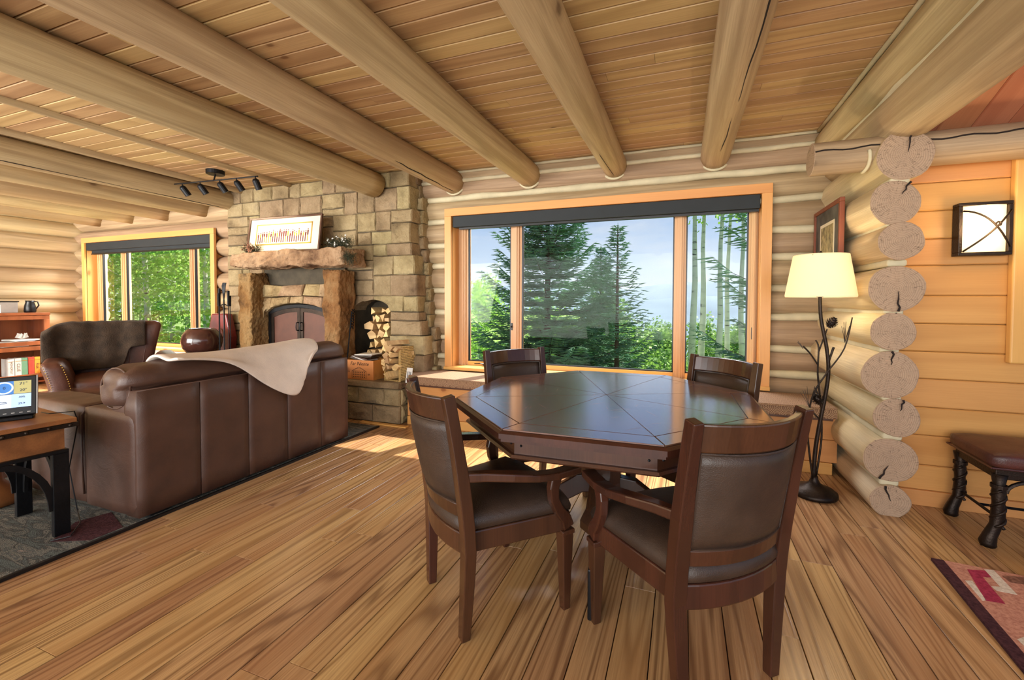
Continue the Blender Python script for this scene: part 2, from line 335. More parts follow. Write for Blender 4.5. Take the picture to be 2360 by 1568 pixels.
# ------------------------------------------------------------------ geometry helpers
def obj(name, bm, mat, parent=None, smooth=False, bev=0, seg=2, label=None, cat=None, group=None, kind=None, loc=None, rot=None, sub=0):
    me = bpy.data.meshes.new(name)
    bmesh.ops.recalc_face_normals(bm, faces=bm.faces)
    bm.to_mesh(me); bm.free()
    me.materials.append(MT[mat] if isinstance(mat, str) else mat)
    if smooth: me.polygons.foreach_set('use_smooth', [True] * len(me.polygons))
    o = bpy.data.objects.new(name, me); COL.objects.link(o)
    if parent: o.parent = parent
    if loc: o.location = loc
    if rot is not None: o.rotation_euler = rot if hasattr(rot, '__len__') else (0, 0, rot)
    if bev:
        md = o.modifiers.new('bevel', 'BEVEL'); md.width = bev; md.segments = seg; md.limit_method = 'ANGLE'; md.angle_limit = .6
        if smooth is False and seg > 1:
            pass
    if sub:
        md = o.modifiers.new('sub', 'SUBSURF'); md.levels = sub; md.render_levels = sub
    tag(o, label, cat, group, kind)
    return o
def tag(o, label=None, cat=None, group=None, kind=None):
    if label: o['label'] = label
    if cat: o['category'] = cat
    if group: o['group'] = group
    if kind: o['kind'] = kind
def thing(name, loc=(0, 0, 0), rot=0, label=None, cat=None, group=None, kind=None):
    o = bpy.data.objects.new(name, None); COL.objects.link(o); o.location = loc
    o.rotation_euler = rot if hasattr(rot, '__len__') else (0, 0, rot)
    o.empty_display_size = .1; tag(o, label, cat, group, kind); return o
def dup(root, loc=None, rot=None, label=None, group=None, mats=None):
    r = root.copy(); COL.objects.link(r)
    if loc is not None: r.location = loc
    if rot is not None: r.rotation_euler = rot if hasattr(rot, '__len__') else (0, 0, rot)
    if label: r['label'] = label
    if group: r['group'] = group
    kids = [c for c in bpy.data.objects if c.parent == root]
    for ch in kids:
        gs = [g for g in bpy.data.objects if g.parent == ch]
        c = ch.copy(); COL.objects.link(c); c.parent = r
        for g in gs:
            d = g.copy(); COL.objects.link(d); d.parent = c
    return r
def B(): return bmesh.new()
def box(bm, x0, x1, y0, y1, z0, z1):
    v = [bm.verts.new((x, y, z)) for x in (x0, x1) for y in (y0, y1) for z in (z0, z1)]
    for q in ((0, 1, 3, 2), (4, 6, 7, 5), (0, 4, 5, 1), (2, 3, 7, 6), (0, 2, 6, 4), (1, 5, 7, 3)): bm.faces.new([v[i] for i in q])
    return bm
def bx(*a): return box(B(), *a)
def frames(pts, up=None):
    P = [Vector(p) for p in pts]; res = []
    T = [(P[min(i + 1, len(P) - 1)] - P[max(i - 1, 0)]).normalized() for i in range(len(P))]
    if up is None:
        n = T[0].orthogonal().normalized()
        for t in T:
            n = (n - t * n.dot(t)).normalized(); res.append((t, n, t.cross(n)))
    else:
        upv = Vector(up)
        for t in T:
            s = t.cross(upv).normalized(); res.append((t, s, s.cross(t)))
    return P, res
def tube(bm, pts, rad, n=8, caps=True, wob=0):
    P, F = frames(pts); rings = []
    for i, (p, (t, a, b)) in enumerate(zip(P, F)):
        r = rad[i] if hasattr(rad, '__len__') else rad
        ring = []
        for k in range(n):
            th = 2 * PI * k / n; rr = r
            d = a * math.cos(th) + b * math.sin(th)
            if wob: rr *= 1 + wob * noise.noise(Vector((p.x * 2.2, p.y * 2.2, p.z * 2.2)) + d * 1.3)
            ring.append(bm.verts.new(p + d * rr))
        rings.append(ring)
    for i in range(len(rings) - 1):
        for k in range(n): bm.faces.new((rings[i][k], rings[i][(k + 1) % n], rings[i + 1][(k + 1) % n], rings[i + 1][k]))
    if caps: bm.faces.new(rings[0]); bm.faces.new(rings[-1])
    return bm
def sweep(bm, pts, secs, up=(0, 0, 1)):
    """rectangular section (width sideways, height along up) swept along pts"""
    P, F = frames(pts, up); rings = []
    for i, (p, (t, s, u)) in enumerate(zip(P, F)):
        w, h = secs[i] if isinstance(secs, list) else secs
        rings.append([bm.verts.new(p + s * a * w / 2 + u * b * h / 2) for a, b in ((-1, -1), (1, -1), (1, 1), (-1, 1))])
    for i in range(len(rings) - 1):
        for k in range(4): bm.faces.new((rings[i][k], rings[i][(k + 1) % 4], rings[i + 1][(k + 1) % 4], rings[i + 1][k]))
    bm.faces.new(rings[0]); bm.faces.new(rings[-1]); return bm
def lathe(bm, prof, n=24, c=(0, 0, 0), sx=1, sy=1):
    rings = []
    for r, z in prof:
        rings.append([bm.verts.new((c[0] + r * sx * math.cos(2 * PI * k / n), c[1] + r * sy * math.sin(2 * PI * k / n), c[2] + z)) for k in range(n)])
    for i in range(len(rings) - 1):
        for k in range(n): bm.faces.new((rings[i][k], rings[i][(k + 1) % n], rings[i + 1][(k + 1) % n], rings[i + 1][k]))
    bm.faces.new(rings[0]); bm.faces.new(rings[-1]); return bm
def prism(bm, poly, axis, a, b):
    """poly of 2D points extruded along axis from a to b; axis y: (x,z), axis x: (y,z), axis z: (x,y)"""
    def mk(p, t): return {'y': (p[0], t, p[1]), 'x': (t, p[0], p[1]), 'z': (p[0], p[1], t)}[axis]
    A = [bm.verts.new(mk(p, a)) for p in poly]; Bv = [bm.verts.new(mk(p, b)) for p in poly]
    bm.faces.new(A); bm.faces.new(Bv)
    n = len(poly)
    for i in range(n): bm.faces.new((A[i], A[(i + 1) % n], Bv[(i + 1) % n], Bv[i]))
    return bm
def pillow(bm, x0, x1, y0, y1, z0, z1, r=.05, puff=(0, 0, 0), cuts=7, wr=0, seed=0):
    t = B(); box(t, -1, 1, -1, 1, -1, 1); bmesh.ops.subdivide_edges(t, edges=t.edges[:], cuts=cuts, use_grid_fill=True)
    h = Vector(((x1 - x0) / 2, (y1 - y0) / 2, (z1 - z0) / 2)); c = Vector(((x0 + x1) / 2, (y0 + y1) / 2, (z0 + z1) / 2))
    mp = {}
    for v in t.verts:
        u = v.co.copy(); p = Vector([u[i] * h[i] for i in range(3)])
        q = Vector([max(-(h[i] - r), min(h[i] - r, p[i])) for i in range(3)]); d = p - q
        if d.length > 1e-6:
            m = max(abs(d.x), abs(d.y), abs(d.z)); p = q + d.normalized() * m
        for i in range(3):
            j, k = (i + 1) % 3, (i + 2) % 3
            p[i] += u[i] * puff[i] * (1 - u[j] ** 2) * (1 - u[k] ** 2)
        p = p + c
        if wr: p = p + Vector([noise.noise(p * 7 + Vector((seed, i * 9, 0))) for i in range(3)]) * wr
        mp[v] = bm.verts.new(p)
    for fc in t.faces: bm.faces.new([mp[v] for v in fc.verts])
    t.free(); return bm
def disc(bm, c, rx, rz, n=14, y=0):
    vs = [bm.verts.new((c[0] + rx * math.cos(2 * PI * k / n), y, c[1] + rz * math.sin(2 * PI * k / n))) for k in range(n)]
    bm.faces.new(vs); return bm
def text(name, s, size, mat, parent, M, extrude=.0005, sx=1, font_shear=0):
    cu = bpy.data.curves.new(name, 'FONT'); cu.body = s; cu.size = size; cu.extrude = extrude; cu.align_x = 'CENTER'; cu.align_y = 'CENTER'; cu.shear = font_shear; cu.resolution_u = 3
    t = bpy.data.objects.new('tmp', cu); COL.objects.link(t)
    dg = bpy.context.evaluated_depsgraph_get(); me = bpy.data.meshes.new_from_object(t.evaluated_get(dg))
    bpy.data.objects.remove(t); me.transform(Matrix.Diagonal((sx, 1, 1, 1))); me.transform(M)
    me.materials.clear(); me.materials.append(MT[mat]); o = bpy.data.objects.new(name, me); COL.objects.link(o); o.parent = parent
    return o
def log(name, axis, a, b, c1, c2, ra, rb, mat, parent, seg=.22, n=22, wob=.07, seed=None, flare=0, end_a=False, end_b=False):
    """log along x or y; c1 = the other horizontal coordinate, c2 = z; ra horizontal, rb vertical radius"""
    bm = B(); k = max(3, int(abs(b - a) / seg)); sd = ru(0, 90) if seed is None else seed; rings = []
    for i in range(k + 1):
        t = a + (b - a) * i / k; ring = []
        s = 1
        for j in range(n):
            th = 2 * PI * j / n; cc, ss = math.cos(th), math.sin(th)
            w = 1 + wob * noise.noise(Vector((t * .9 + sd, cc * .8, ss * .8))) + wob * .35 * noise.noise(Vector((t * 3.5 + sd, cc * 2.2, ss * 2.2)))
            h = c1 + ra * w * s * cc; z = c2 + rb * w * s * ss
            ring.append(bm.verts.new((t, h, z) if axis == 'x' else (h, t, z)))
        rings.append(ring)
    for i in range(k):
        for j in range(n): bm.faces.new((rings[i][j], rings[i][(j + 1) % n], rings[i + 1][(j + 1) % n], rings[i + 1][j]))
    if not end_a: bm.faces.new(rings[0])
    if not end_b: bm.faces.new(rings[-1])
    ra_pts = [v.co.copy() for v in rings[0]]; rb_pts = [v.co.copy() for v in rings[-1]]
    o = obj(name, bm, mat, parent, smooth=True)
    if not (end_a or end_b):
        for p in o.data.polygons:
            if len(p.vertices) > 4: p.use_smooth = False
    for flag, pts, sgn in ((end_a, ra_pts, -1), (end_b, rb_pts, 1)):
        if not flag: continue
        e = B(); cen = sum(pts, Vector()) / len(pts); off = Vector((sgn * .003, 0, 0)) if axis == 'x' else Vector((0, sgn * .003, 0))
        prev = None; rr = []
        for q in (1.0, .96, .5, .05):
            rr.append([e.verts.new((p - cen) * q + (off * (0 if q == 1 else 1 + (1 - q) * 1.5))) for p in pts])
        for i in range(3):
            for j in range(n): e.faces.new((rr[i][j], rr[i][(j + 1) % n], rr[i + 1][(j + 1) % n], rr[i + 1][j]))
        e.faces.new(rr[3])
        obj('cut_end', e, 'end', o, loc=cen)
    return o

# ------------------------------------------------------------------ floor
floor = thing('floor', kind='structure')
tag(floor, 'oak strip floor with planks running towards the large window')
obj('subfloor', bx(-10.3, 5.0, -3.2, 4.6, -.12, -.022), 'dark', floor)
PW = .1378; X0 = .31
rs = random.Random(3)
main, extra = [], B()
for i in range(-75, 33):
    xa = X0 + i * PW; xb = xa + PW
    y = -3.0 + rs.uniform(0, 1.2); edge = -3.0
    yend = 3.42 if xa > 1.32 else 4.3
    while edge < yend - .05:
        y1 = min(yend, max(edge + .5, edge + rs.uniform(.7, 2.1)))
        if yend - y1 < .3: y1 = yend
        cx_, cy_ = (xa + xb) / 2, (edge + y1) / 2
        vis = xa > -3.15 and y1 > .75 and xa < 2.6 and not (xa > 1.5 and y1 < 1.4)
        if vis and len(main) < 300: main.append((xa, xb, edge, y1))
        else: box(extra, xa + .0008, xb - .0008, edge + .0008, y1 - .0008, -.022, -.0002)
        edge = y1
for (xa, xb, ya, yb) in main:
    g = .002
    w, l = (xb - xa) / 2 - g, (yb - ya) / 2 - .0008
    bm = B(); c = .0016
    lo = [bm.verts.new((sx * w, sy * l, -.022)) for sx, sy in ((-1, -1), (1, -1), (1, 1), (-1, 1))]
    mi = [bm.verts.new((sx * w, sy * l, -c)) for sx, sy in ((-1, -1), (1, -1), (1, 1), (-1, 1))]
    hi = [bm.verts.new((sx * (w - c), sy * (l - c * .4), 0)) for sx, sy in ((-1, -1), (1, -1), (1, 1), (-1, 1))]
    for a, b2 in ((lo, mi), (mi, hi)):
        for k in range(4): bm.faces.new((a[k], a[(k + 1) % 4], b2[(k + 1) % 4], b2[k]))
    bm.faces.new(hi)
    obj('plank', bm, 'oak', floor, loc=((xa + xb) / 2, (ya + yb) / 2, 0))
obj('far_planks', extra, 'oak', floor, kind='stuff')

# ------------------------------------------------------------------ ceiling
CZ = 2.80
ceiling = thing('ceiling', kind='structure')
tag(ceiling, 'tongue and groove pine ceiling carried by peeled log beams')
obj('roof_deck', bx(-10.4, 1.45, -3.2, 4.6, CZ + .024, CZ + .2), 'dark', ceiling)
CB = .1182; rs = random.Random(11); cnt = 0; ext = B()
y = 4.26
while y > -3.1:
    x = -10.2 + rs.uniform(-2, 0)
    while x < 1.25:
        x2 = x + rs.uniform(2.2, 4.6)
        a, b_ = max(x, -10.2), min(x2, 1.25)
        if b_ - a > .05:
            if y > .25 and cnt < 290:
                bm = B(); L2 = (b_ - a) / 2 - .0008; w2 = CB / 2; zt = .022; c = .009
                prof = [(-w2 + .002, zt), (w2 - .002, zt), (w2 - .002, c), (w2 - c * .8, 0), (-w2 + c * .8, 0), (-w2 + .002, c)]
                prism(bm, prof, 'x', -L2, L2)
                obj('board', bm, 'ceil', ceiling, loc=((a + b_) / 2, y - CB / 2, CZ)); cnt += 1
            else: box(ext, a, b_, y - CB + .002, y - .002, CZ, CZ + .022)
        x = x2
    y -= CB
obj('rear_boards', ext, 'ceil', ceiling, kind='stuff')
for i, (bxx, rr_, zc) in enumerate([(.261, .125, 2.677), (-.664, .121, 2.68), (-1.572, .127, 2.675), (-2.486, .126, 2.677), (-3.36, .145, 2.657),
                    (-5.86, .125, 2.68), (-6.72, .122, 2.68), (-7.6, .125, 2.68), (-8.47, .12, 2.68), (-9.34, .12, 2.68)]):
    yb = 3.93 if i == 4 else 4.28
    log('beam', 'y', -3.0, yb, bxx, zc, rr_, rr_, 'beam', ceiling, n=24, wob=.06, seg=.18, seed=i * 7.3)
for pxx, pr_ in ((-4.72, .036), (-5.58, .045)):
    log('batten', 'y', -3.0, 4.1, pxx, CZ - .008, pr_, pr_, 'beam', ceiling, n=12, wob=.15, seg=.2)
# long drying cracks along two beams
def crackline(pts, w, parent, mat='crack'):
    bm = B()
    for i in range(len(pts) - 1):
        pass
    tube(bm, pts, [w * (.2 if i in (0, len(pts) - 1) else 1) for i in range(len(pts))], 5)
    return obj('drying_crack', bm, mat, parent)
def surf(bxx, zc, r, y, deg):  # point on a beam's surface, 0 deg = straight down, positive towards +x
    a = math.radians(deg); return (bxx + r * math.sin(a), y, zc - r * math.cos(a))
crackline([surf(.261, 2.677, .123, 1.5 + k * .16, 38 - k * 2.3 + 2 * math.sin(k * 1.7)) for k in range(15)], .005, ceiling)
crackline([surf(-2.486, 2.677, .124, 3.1 + k * .1, 28 - k * 1.2 + 2 * math.sin(k * 2.1)) for k in range(12)], .005, ceiling)
crackline([surf(-1.572, 2.675, .126, .5 + k * .2, -52 + 2 * math.sin(k * 1.3)) for k in range(10)], .004, ceiling)
crackline([surf(-.664, 2.68, .121, 3.5 + k * .08, -8 + k * 1.5) for k in range(9)], .0035, ceiling)
crackline([surf(-5.86, 2.68, .125, 1.8 + k * .2, 30 - k) for k in range(12)], .005, ceiling)

# ------------------------------------------------------------------ window wall (north) and its logs
WY = 4.35
wall_back = thing('wall_back', kind='structure'); tag(wall_back, 'log wall with pale chinking that holds both wide windows')
bounds = [0, .22, .45, .68, .905, 1.197, 1.45, 1.73, 1.97, 2.245, 2.505, 2.775]
WIN = [(-9.745, -6.425), (-2.585, .73)]
WZ0, WZ1 = .545, 2.375
for i in range(len(bounds) - 1):
    z0, z1 = bounds[i], bounds[i + 1]; zc = (z0 + z1) / 2; rb = (z1 - z0) / 2 + .004; ra = max(.125, min(.155, rb + .01))
    if z1 <= WZ0 + .02 or z0 >= WZ1 - .15: spans = [(-10.35, -5.7), (-3.1, 1.5)]
    else: spans = [(-10.35, WIN[0][0] + .055), (WIN[0][1] - .055, -5.7), (-3.1, WIN[1][0] + .055), (WIN[1][1] - .055, 1.5)]
    if 2.2 < z0 < 2.3: spans = [(-10.35, -5.7), (-3.1, 1.5)]
    for a, b_ in spans: log('log', 'x', a, b_, WY, zc, ra, rb, 'logx', wall_back, n=20, wob=.05, seg=.2 if b_ - a > .6 else .1)
    if i:
        for a, b_ in spans:
            if a < -5: continue
            bm = B(); k = max(2, int((b_ - a) / .12)); pts = []
            for j in range(k + 1):
                xx = a + (b_ - a) * j / k; pts.append((xx, WY - .098 + .006 * noise.noise(Vector((xx * 3, i, 0))), z0 + .012 * noise.noise(Vector((xx * 2.1, i * 3, 1)))))
            tube(bm, pts, [.034 * (1 + .35 * noise.noise(Vector((p[0] * 2.5, i, 5)))) for p in pts], 8)
            obj('chinking', bm, 'chink', wall_back, smooth=True)
# weather shell behind the logs so that no daylight leaks between them
shell = B()
for (a, b_, z0, z1) in ((-10.4, -9.7, 0, 3), (-6.46, -2.54, 0, 3), (.69, 1.6, 0, 3), (-9.7, -6.46, 0, .58), (-9.7, -6.46, 2.34, 3), (-2.54, .69, 0, .58), (-2.54, .69, 2.34, 3)):
    box(shell, a, b_, WY + .03, WY + .1, z0, z1)
obj('sheathing', shell, 'dark', wall_back)
obj('cornice_board', bx(-2.9, 1.2, 4.195, 4.25, 2.705, 2.772), 'logx', wall_back, bev=.004)
for z, rr2 in ((2.69, .022), (2.785, .014)):
    obj('chinking', tube(B(), [(-2.9 + k * .2, 4.2 + .004 * noise.noise(Vector((k, z, 0))), z + .005 * noise.noise(Vector((k * .7, z, 3)))) for k in range(21)], [rr2 * (1 + .3 * noise.noise(Vector((k, 1, z)))) for k in range(21)], 8), 'chink', wall_back, smooth=True)
# chinking collars where the beams enter the wall
for bxx, rr_, zc in [(.261, .125, 2.677), (-.664, .121, 2.68), (-1.572, .127, 2.675), (-2.486, .126, 2.677)]:
    obj('chinking', tube(B(), [(bxx + (rr_ + .006) * math.cos(a), 4.215 + .02 * (1 + math.sin(a)), zc + (rr_ + .006) * math.sin(a)) for a in [PI * (1 + k / 14) for k in range(15)]], .013, 7), 'chink', wall_back, smooth=True)

# windows ----------------------------------------------------------
def window(name, x0, label, side):
    w = thing(name, (x0, 0, 0), kind='structure'); tag(w, label)
    W_ = 3.315; c = .085
    # casing boards on the wall
    obj('side_casing', bx(0, c, 4.165, 4.2, WZ0, WZ1 - c), 'trim', w, bev=.003)
    obj('side_casing', bx(W_ - c, W_, 4.165, 4.2, WZ0, WZ1 - c), 'trim', w, bev=.003)
    obj('head_casing', bx(0, W_, 4.163, 4.2, WZ1 - c, WZ1), 'trimx', w, bev=.003)
    obj('stool', bx(.0, W_, 4.14, 4.42, WZ0 - .005, WZ0 + .03), 'trimx', w, bev=.004)
    # jamb liners
    obj('jamb', bx(c - .012, c, 4.19, 4.42, WZ0, WZ1 - c), 'trim', w)
    obj('jamb', bx(W_ - c, W_ - c + .012, 4.19, 4.42, WZ0, WZ1 - c), 'trim', w)
    obj('head_jamb', bx(c, W_ - c, 4.19, 4.42, WZ1 - c, WZ1 - c + .012), 'trimx', w)
    gl = [(.211, .751), (.882, 2.495), (2.605, 3.152)]
    zb, zt = .625, 2.235
    # fixed frame pieces: stiles between the panes, with a stepped profile
    for a, b_ in ((c, .211), (.751, .882), (2.495, 2.605), (3.152, W_ - c)):
        bm = bx(a, b_, 4.34, 4.41, WZ0 + .03, WZ1 - c)
        box(bm, a + (b_ - a) * .25, b_ - (b_ - a) * .2, 4.318, 4.34, WZ0 + .03, WZ1 - c)
        box(bm, a + (b_ - a) * .45, b_ - (b_ - a) * .35, 4.306, 4.318, WZ0 + .03, WZ1 - c)
        obj('mullion', bm, 'sash', w, bev=.002)
    for a, b_ in gl:
        s = obj('sash', box(bx(a, b_, 4.335, 4.41, WZ0 + .03, zb), a, b_, 4.335, 4.41, zt, WZ1 - c), 'trimx', w, bev=.003)
        g = B()
        for (xa, xb, za, zb_) in ((a, a + .012, zb, zt), (b_ - .012, b_, zb, zt), (a, b_, zb, zb + .012), (a, b_, zt - .012, zt)): box(g, xa, xb, 4.345, 4.375, za, zb_)
        obj('gasket', g, 'black', s)
        obj('pane', bx(a + .004, b_ - .004, 4.357, 4.361, zb + .004, zt - .004), 'glass', w)
    # casement hardware
    bm = bx(gl[0][1] + .012, gl[0][1] + .03, 4.315, 4.34, 1.0, 1.08); box(bm, gl[0][1] + .016, gl[0][1] + .024, 4.28, 4.32, 1.03, 1.05)
    obj('latch', bm, 'black', w)
    bm = bx(gl[2][1] + .03, gl[2][1] + .045, 4.31, 4.34, .98, 1.09); obj('latch', bm, 'black', w)
    bm = bx(.42, .52, 4.3, 4.34, .585, .6); tube(bm, [(.43, 4.31, .6), (.4, 4.28, .61), (.33, 4.27, .605)], .007, 6); obj('crank_handle', bm, 'black', w)
    # rolled-up shade inside the frame
    s = thing('roller_shade', (x0 + W_ / 2, 4.2, 2.28), label=side[0], cat='shade')
    obj('cassette', bx(-W_ / 2 + .095, W_ / 2 - .095, -.012, .075, -.115, .008), 'shade', s, bev=.004)
    obj('hem_bar', bx(-W_ / 2 + .16, W_ / 2 - .1, .02, .06, side[1] - .02, side[1]), 'black', s)
    obj('rolled_fabric', bx(-W_ / 2 + .16, W_ / 2 - .1, .03, .05, side[1], -.1), 'shade', s)
    return w
window('window_1', -2.585, 'wide three-pane wooden window behind the table with spruces outside', ('long charcoal roller shade rolled up in the window over the dining table', -.118))
window('window_2', -9.745, 'wide three-pane wooden window behind the armchair with aspens outside', ('charcoal roller shade in the left window behind the armchair', -.165))

# ------------------------------------------------------------------ left log wall
wall_left = thing('wall_left', kind='structure'); tag(wall_left, 'wall of smooth pale logs at the far left of the room')
zz = [-.1, .12, .37, .61, .85, 1.1, 1.33, 1.6, 1.83, 2.14, 2.4, 2.64, 2.9]
for i in range(len(zz) - 1):
    log('log', 'y', -3.0, 4.5, -10.12, (zz[i] + zz[i + 1]) / 2, .15, (zz[i + 1] - zz[i]) / 2 + .008, 'logy', wall_left, n=20, wob=.045, seg=.3)
obj('sheathing', bx(-10.3, -10.2, -3.0, 4.6, 0, 3), 'dark', wall_left)

# ------------------------------------------------------------------ log partition on the right with its cut ends
wall_right = thing('wall_right', kind='structure'); tag(wall_right, 'stub wall of stacked logs ending in cracked round end grain')
stack = [(1.226, .09, .105, .103), (1.22, .35, .14, .137), (1.25, .614, .12, .12), (1.2, .882, .146, .146), (1.216, 1.15, .116, .115), (1.233, 1.412, .149, .144), (1.239, 1.696, .117, .114), (1.218, 1.938, .133, .136), (1.262, 2.222, .145, .155)]
rs = random.Random(5)
for i, (cx_, cz_, rx_, rz_) in enumerate(stack):
    o = log('log', 'y', 3.14 + rs.uniform(-.015, .02), 4.5, cx_, cz_, rx_, rz_, 'logy', wall_right, n=26, wob=.09, seg=.12, end_a=True, seed=i * 3.7)
    e = [c for c in bpy.data.objects if c.parent == o][0]
    # a deep radial check in each end
    a0 = rs.choice([1.2, 1.5, 1.8, -1.4, -1.8]) + rs.uniform(-.2, .2); L_ = rs.uniform(.55, .95)
    pts = []
    for k in range(6):
        q = 1.0 - L_ * (1 - k / 5); aa = a0 + .05 * math.sin(k * 2.2 + i)
        pts.append((cx_ + q * rx_ * math.cos(aa) * .98, 3.133, cz_ + q * rz_ * math.sin(aa) * .98))
    bm = B(); tube(bm, pts, [.0015, .003, .004, .005, .006, .007], 5)
    for v in bm.verts: v.co.y = 3.133 + (v.co.y - 3.133) * .4
    obj('end_check', bm, 'crack', wall_right)
    if i:
        zb_ = (stack[i - 1][1] + stack[i - 1][3] + cz_ - rz_) / 2
        xm = (stack[i - 1][0] + cx_) / 2
        bm = B(); box(bm, xm - .052, xm + .052, 3.16, 4.4, zb_ - .022, zb_ + .022)
        obj('chinking', bm, 'chink', wall_right, bev=.015, seg=3, smooth=True)
log('purlin', 'y', -3.0, 4.3, 1.275, 2.475, .155, .15, 'beam', wall_right, n=26, wob=.08, seg=.2, seed=41)
log('rafter', 'y', -3.0, 4.25, 1.145, 2.69, .105, .105, 'beam', wall_right, n=20, wob=.08, seg=.2, seed=52)
obj('chinking', tube(B(), [(1.175, -3 + k * .3, 2.585 + .006 * math.sin(k * 1.9)) for k in range(25)], [.03 * (1 + .3 * math.sin(k * 2.3)) for k in range(25)], 8), 'chink', wall_right, smooth=True)
obj('chinking', tube(B(), [(1.07, -3 + k * .3, 2.785 + .003 * math.sin(k * 1.9)) for k in range(25)], .016, 8), 'chink', wall_right, smooth=True)
# cross log over the pine wall: it passes through the partition and sticks out on the near side
log('cross_log', 'x', .80, 4.6, 3.30, 2.285, .105, .105, 'logx', wall_right, n=24, wob=.04, seg=.15, end_a=True, seed=77)
obj('drying_crack', tube(B(), [(.8 + .05 * k, 3.30 - .1045, 2.305 + .006 * math.sin(k * 1.3) + .0006 * k) for k in range(50)], .005, 5), 'crack', wall_right)
for s_ in (-1,):
    obj('chinking', tube(B(), [(1.09 + .01 * math.sin(a * 2), 3.30 - .112 * math.cos(a), 2.285 + s_ * .112 * math.sin(a)) for a in [PI / 2 * k / 8 for k in range(9)]], .011, 6), 'chink', wall_right, smooth=True)

# ------------------------------------------------------------------ pine board wall at the right
wall_pine = thing('wall_side_room', kind='structure'); tag(wall_pine, 'horizontal honey pine board wall behind the stool and sconce')
zs = [.0, .093, .261, .457, .642, .829, 1.007, 1.19, 1.37, 1.566, 1.737, 1.918, 2.099, 2.3]
for i in range(len(zs) - 1):
    z0, z1 = zs[i] + .0012, zs[i + 1] - .0012; h = z1 - z0; c = .007
    bm = B(); prism(bm, [(3.425, -h / 2), (3.425, h / 2), (3.40 + c, h / 2), (3.40, h / 2 - c), (3.40, -h / 2 + c), (3.40 + c, -h / 2)], 'x', -1.7, 1.7)
    for v in bm.verts: v.co.y -= 3.4
    obj('board', bm, 'pine', wall_pine, loc=(3.0, 3.4, (z0 + z1) / 2))
obj('sheathing', bx(1.3, 4.7, 3.425, 3.6, 0, 2.6), 'dark', wall_pine)
tr = obj('baseboard_side_room', bx(1.33, 4.7, 3.375, 3.4, 0, .1), 'pine', None, bev=.004, kind='structure'); tag(tr, 'pine baseboard under the honey pine wall')
# sloping red-toned board ceiling over the side room
slope = thing('ceiling_side_room', (0, 3.42, 2.38), kind='structure'); tag(slope, 'sloping reddish board ceiling above the side room at the right edge')
ang = math.atan(.46); n_ = 0
for k in range(19):
    xa = 1.32 + k * .173; bm = B(); c = .006; w2 = .173 / 2 - .0008
    prism(bm, [(-w2, .02), (w2, .02), (w2, c), (w2 - c, 0), (-w2 + c, 0), (-w2, c)], 'y', -6.6, 0)
    o = obj('board', bm, 'redpine', slope, loc=(xa + .0865, 0, 0), rot=(-ang, 0, 0))
bm = bx(-1.7, 1.7, -6.6, 0, .021, .1); o = obj('roof_deck', bm, 'dark', slope, loc=(3.0, 0, 0), rot=(-ang, 0, 0))

# wall sconce
s = thing('wall_sconce', (1.733, 3.4, 1.78), label='square iron wall sconce with amber glass and crossed rods, lit', cat='wall lamp')
fr = B()
for (a, b_, z0, z1) in ((-.128, .128, .143, .163), (-.128, .128, -.163, -.143), (-.128, -.108, -.143, .143), (.108, .128, -.143, .143)): box(fr, a, b_, -.075, -.005, z0, z1)
obj('iron_frame', fr, 'bronze', s, bev=.003)
bm = B(); prism(bm, [(-.106 + .0265 * k, -.055 - .028 * math.sin(PI * k / 8)) for k in range(9)] + [(.106, -.02), (-.106, -.02)], 'z', -.142, .142)
obj('glass_panel', bm, 'sconce', s, smooth=False)
obj('cross_rod', tube(B(), [(-.112 + .224 * k / 10, -.082 - .03 * math.sin(PI * k / 10), .11 - .17 * (k / 10) ** 1.6 - .055 * (k / 10) ** 3) for k in range(11)], .0055, 7), 'bronze', s, smooth=True)
obj('cross_rod', tube(B(), [(-.112 + .224 * k / 10, -.086 - .03 * math.sin(PI * k / 10), -.14 + .2 * (k / 10) + .045 * (k / 10) ** 3) for k in range(11)], .0055, 7), 'bronze', s, smooth=True)
obj('wire_knot', tube(B(), [(.04 + .012 * math.cos(a), -.113 + .004 * math.sin(2 * a), .0 + .012 * math.sin(a) + .02) for a in [k * .9 for k in range(9)]], .005, 6), 'bronze', s)
light('sconce_glow', 'POINT', (1.733, 3.22, 1.80), 6, (1, .72, .4), size=.08)

# wide framed panel at the right edge
s = thing('picture_frame', (2.4, 3.4, 1.585), label='large framed panel with a wide pale pine frame, cut off by the right edge', cat='frame')
for nm, a, b_, z0, z1, mt in (('stile', -.52, -.41, -.63, .63, 'trim'), ('stile', .41, .52, -.63, .63, 'trim'), ('rail', -.41, .41, -.63, -.52, 'pine'), ('rail', -.41, .41, .52, .63, 'pine')):
    obj(nm, bx(a, b_, -.05, -.002, z0, z1), mt, s, bev=.01, seg=3)
obj('panel', bx(-.415, .415, -.02, -.002, -.525, .525), 'matboard', s)

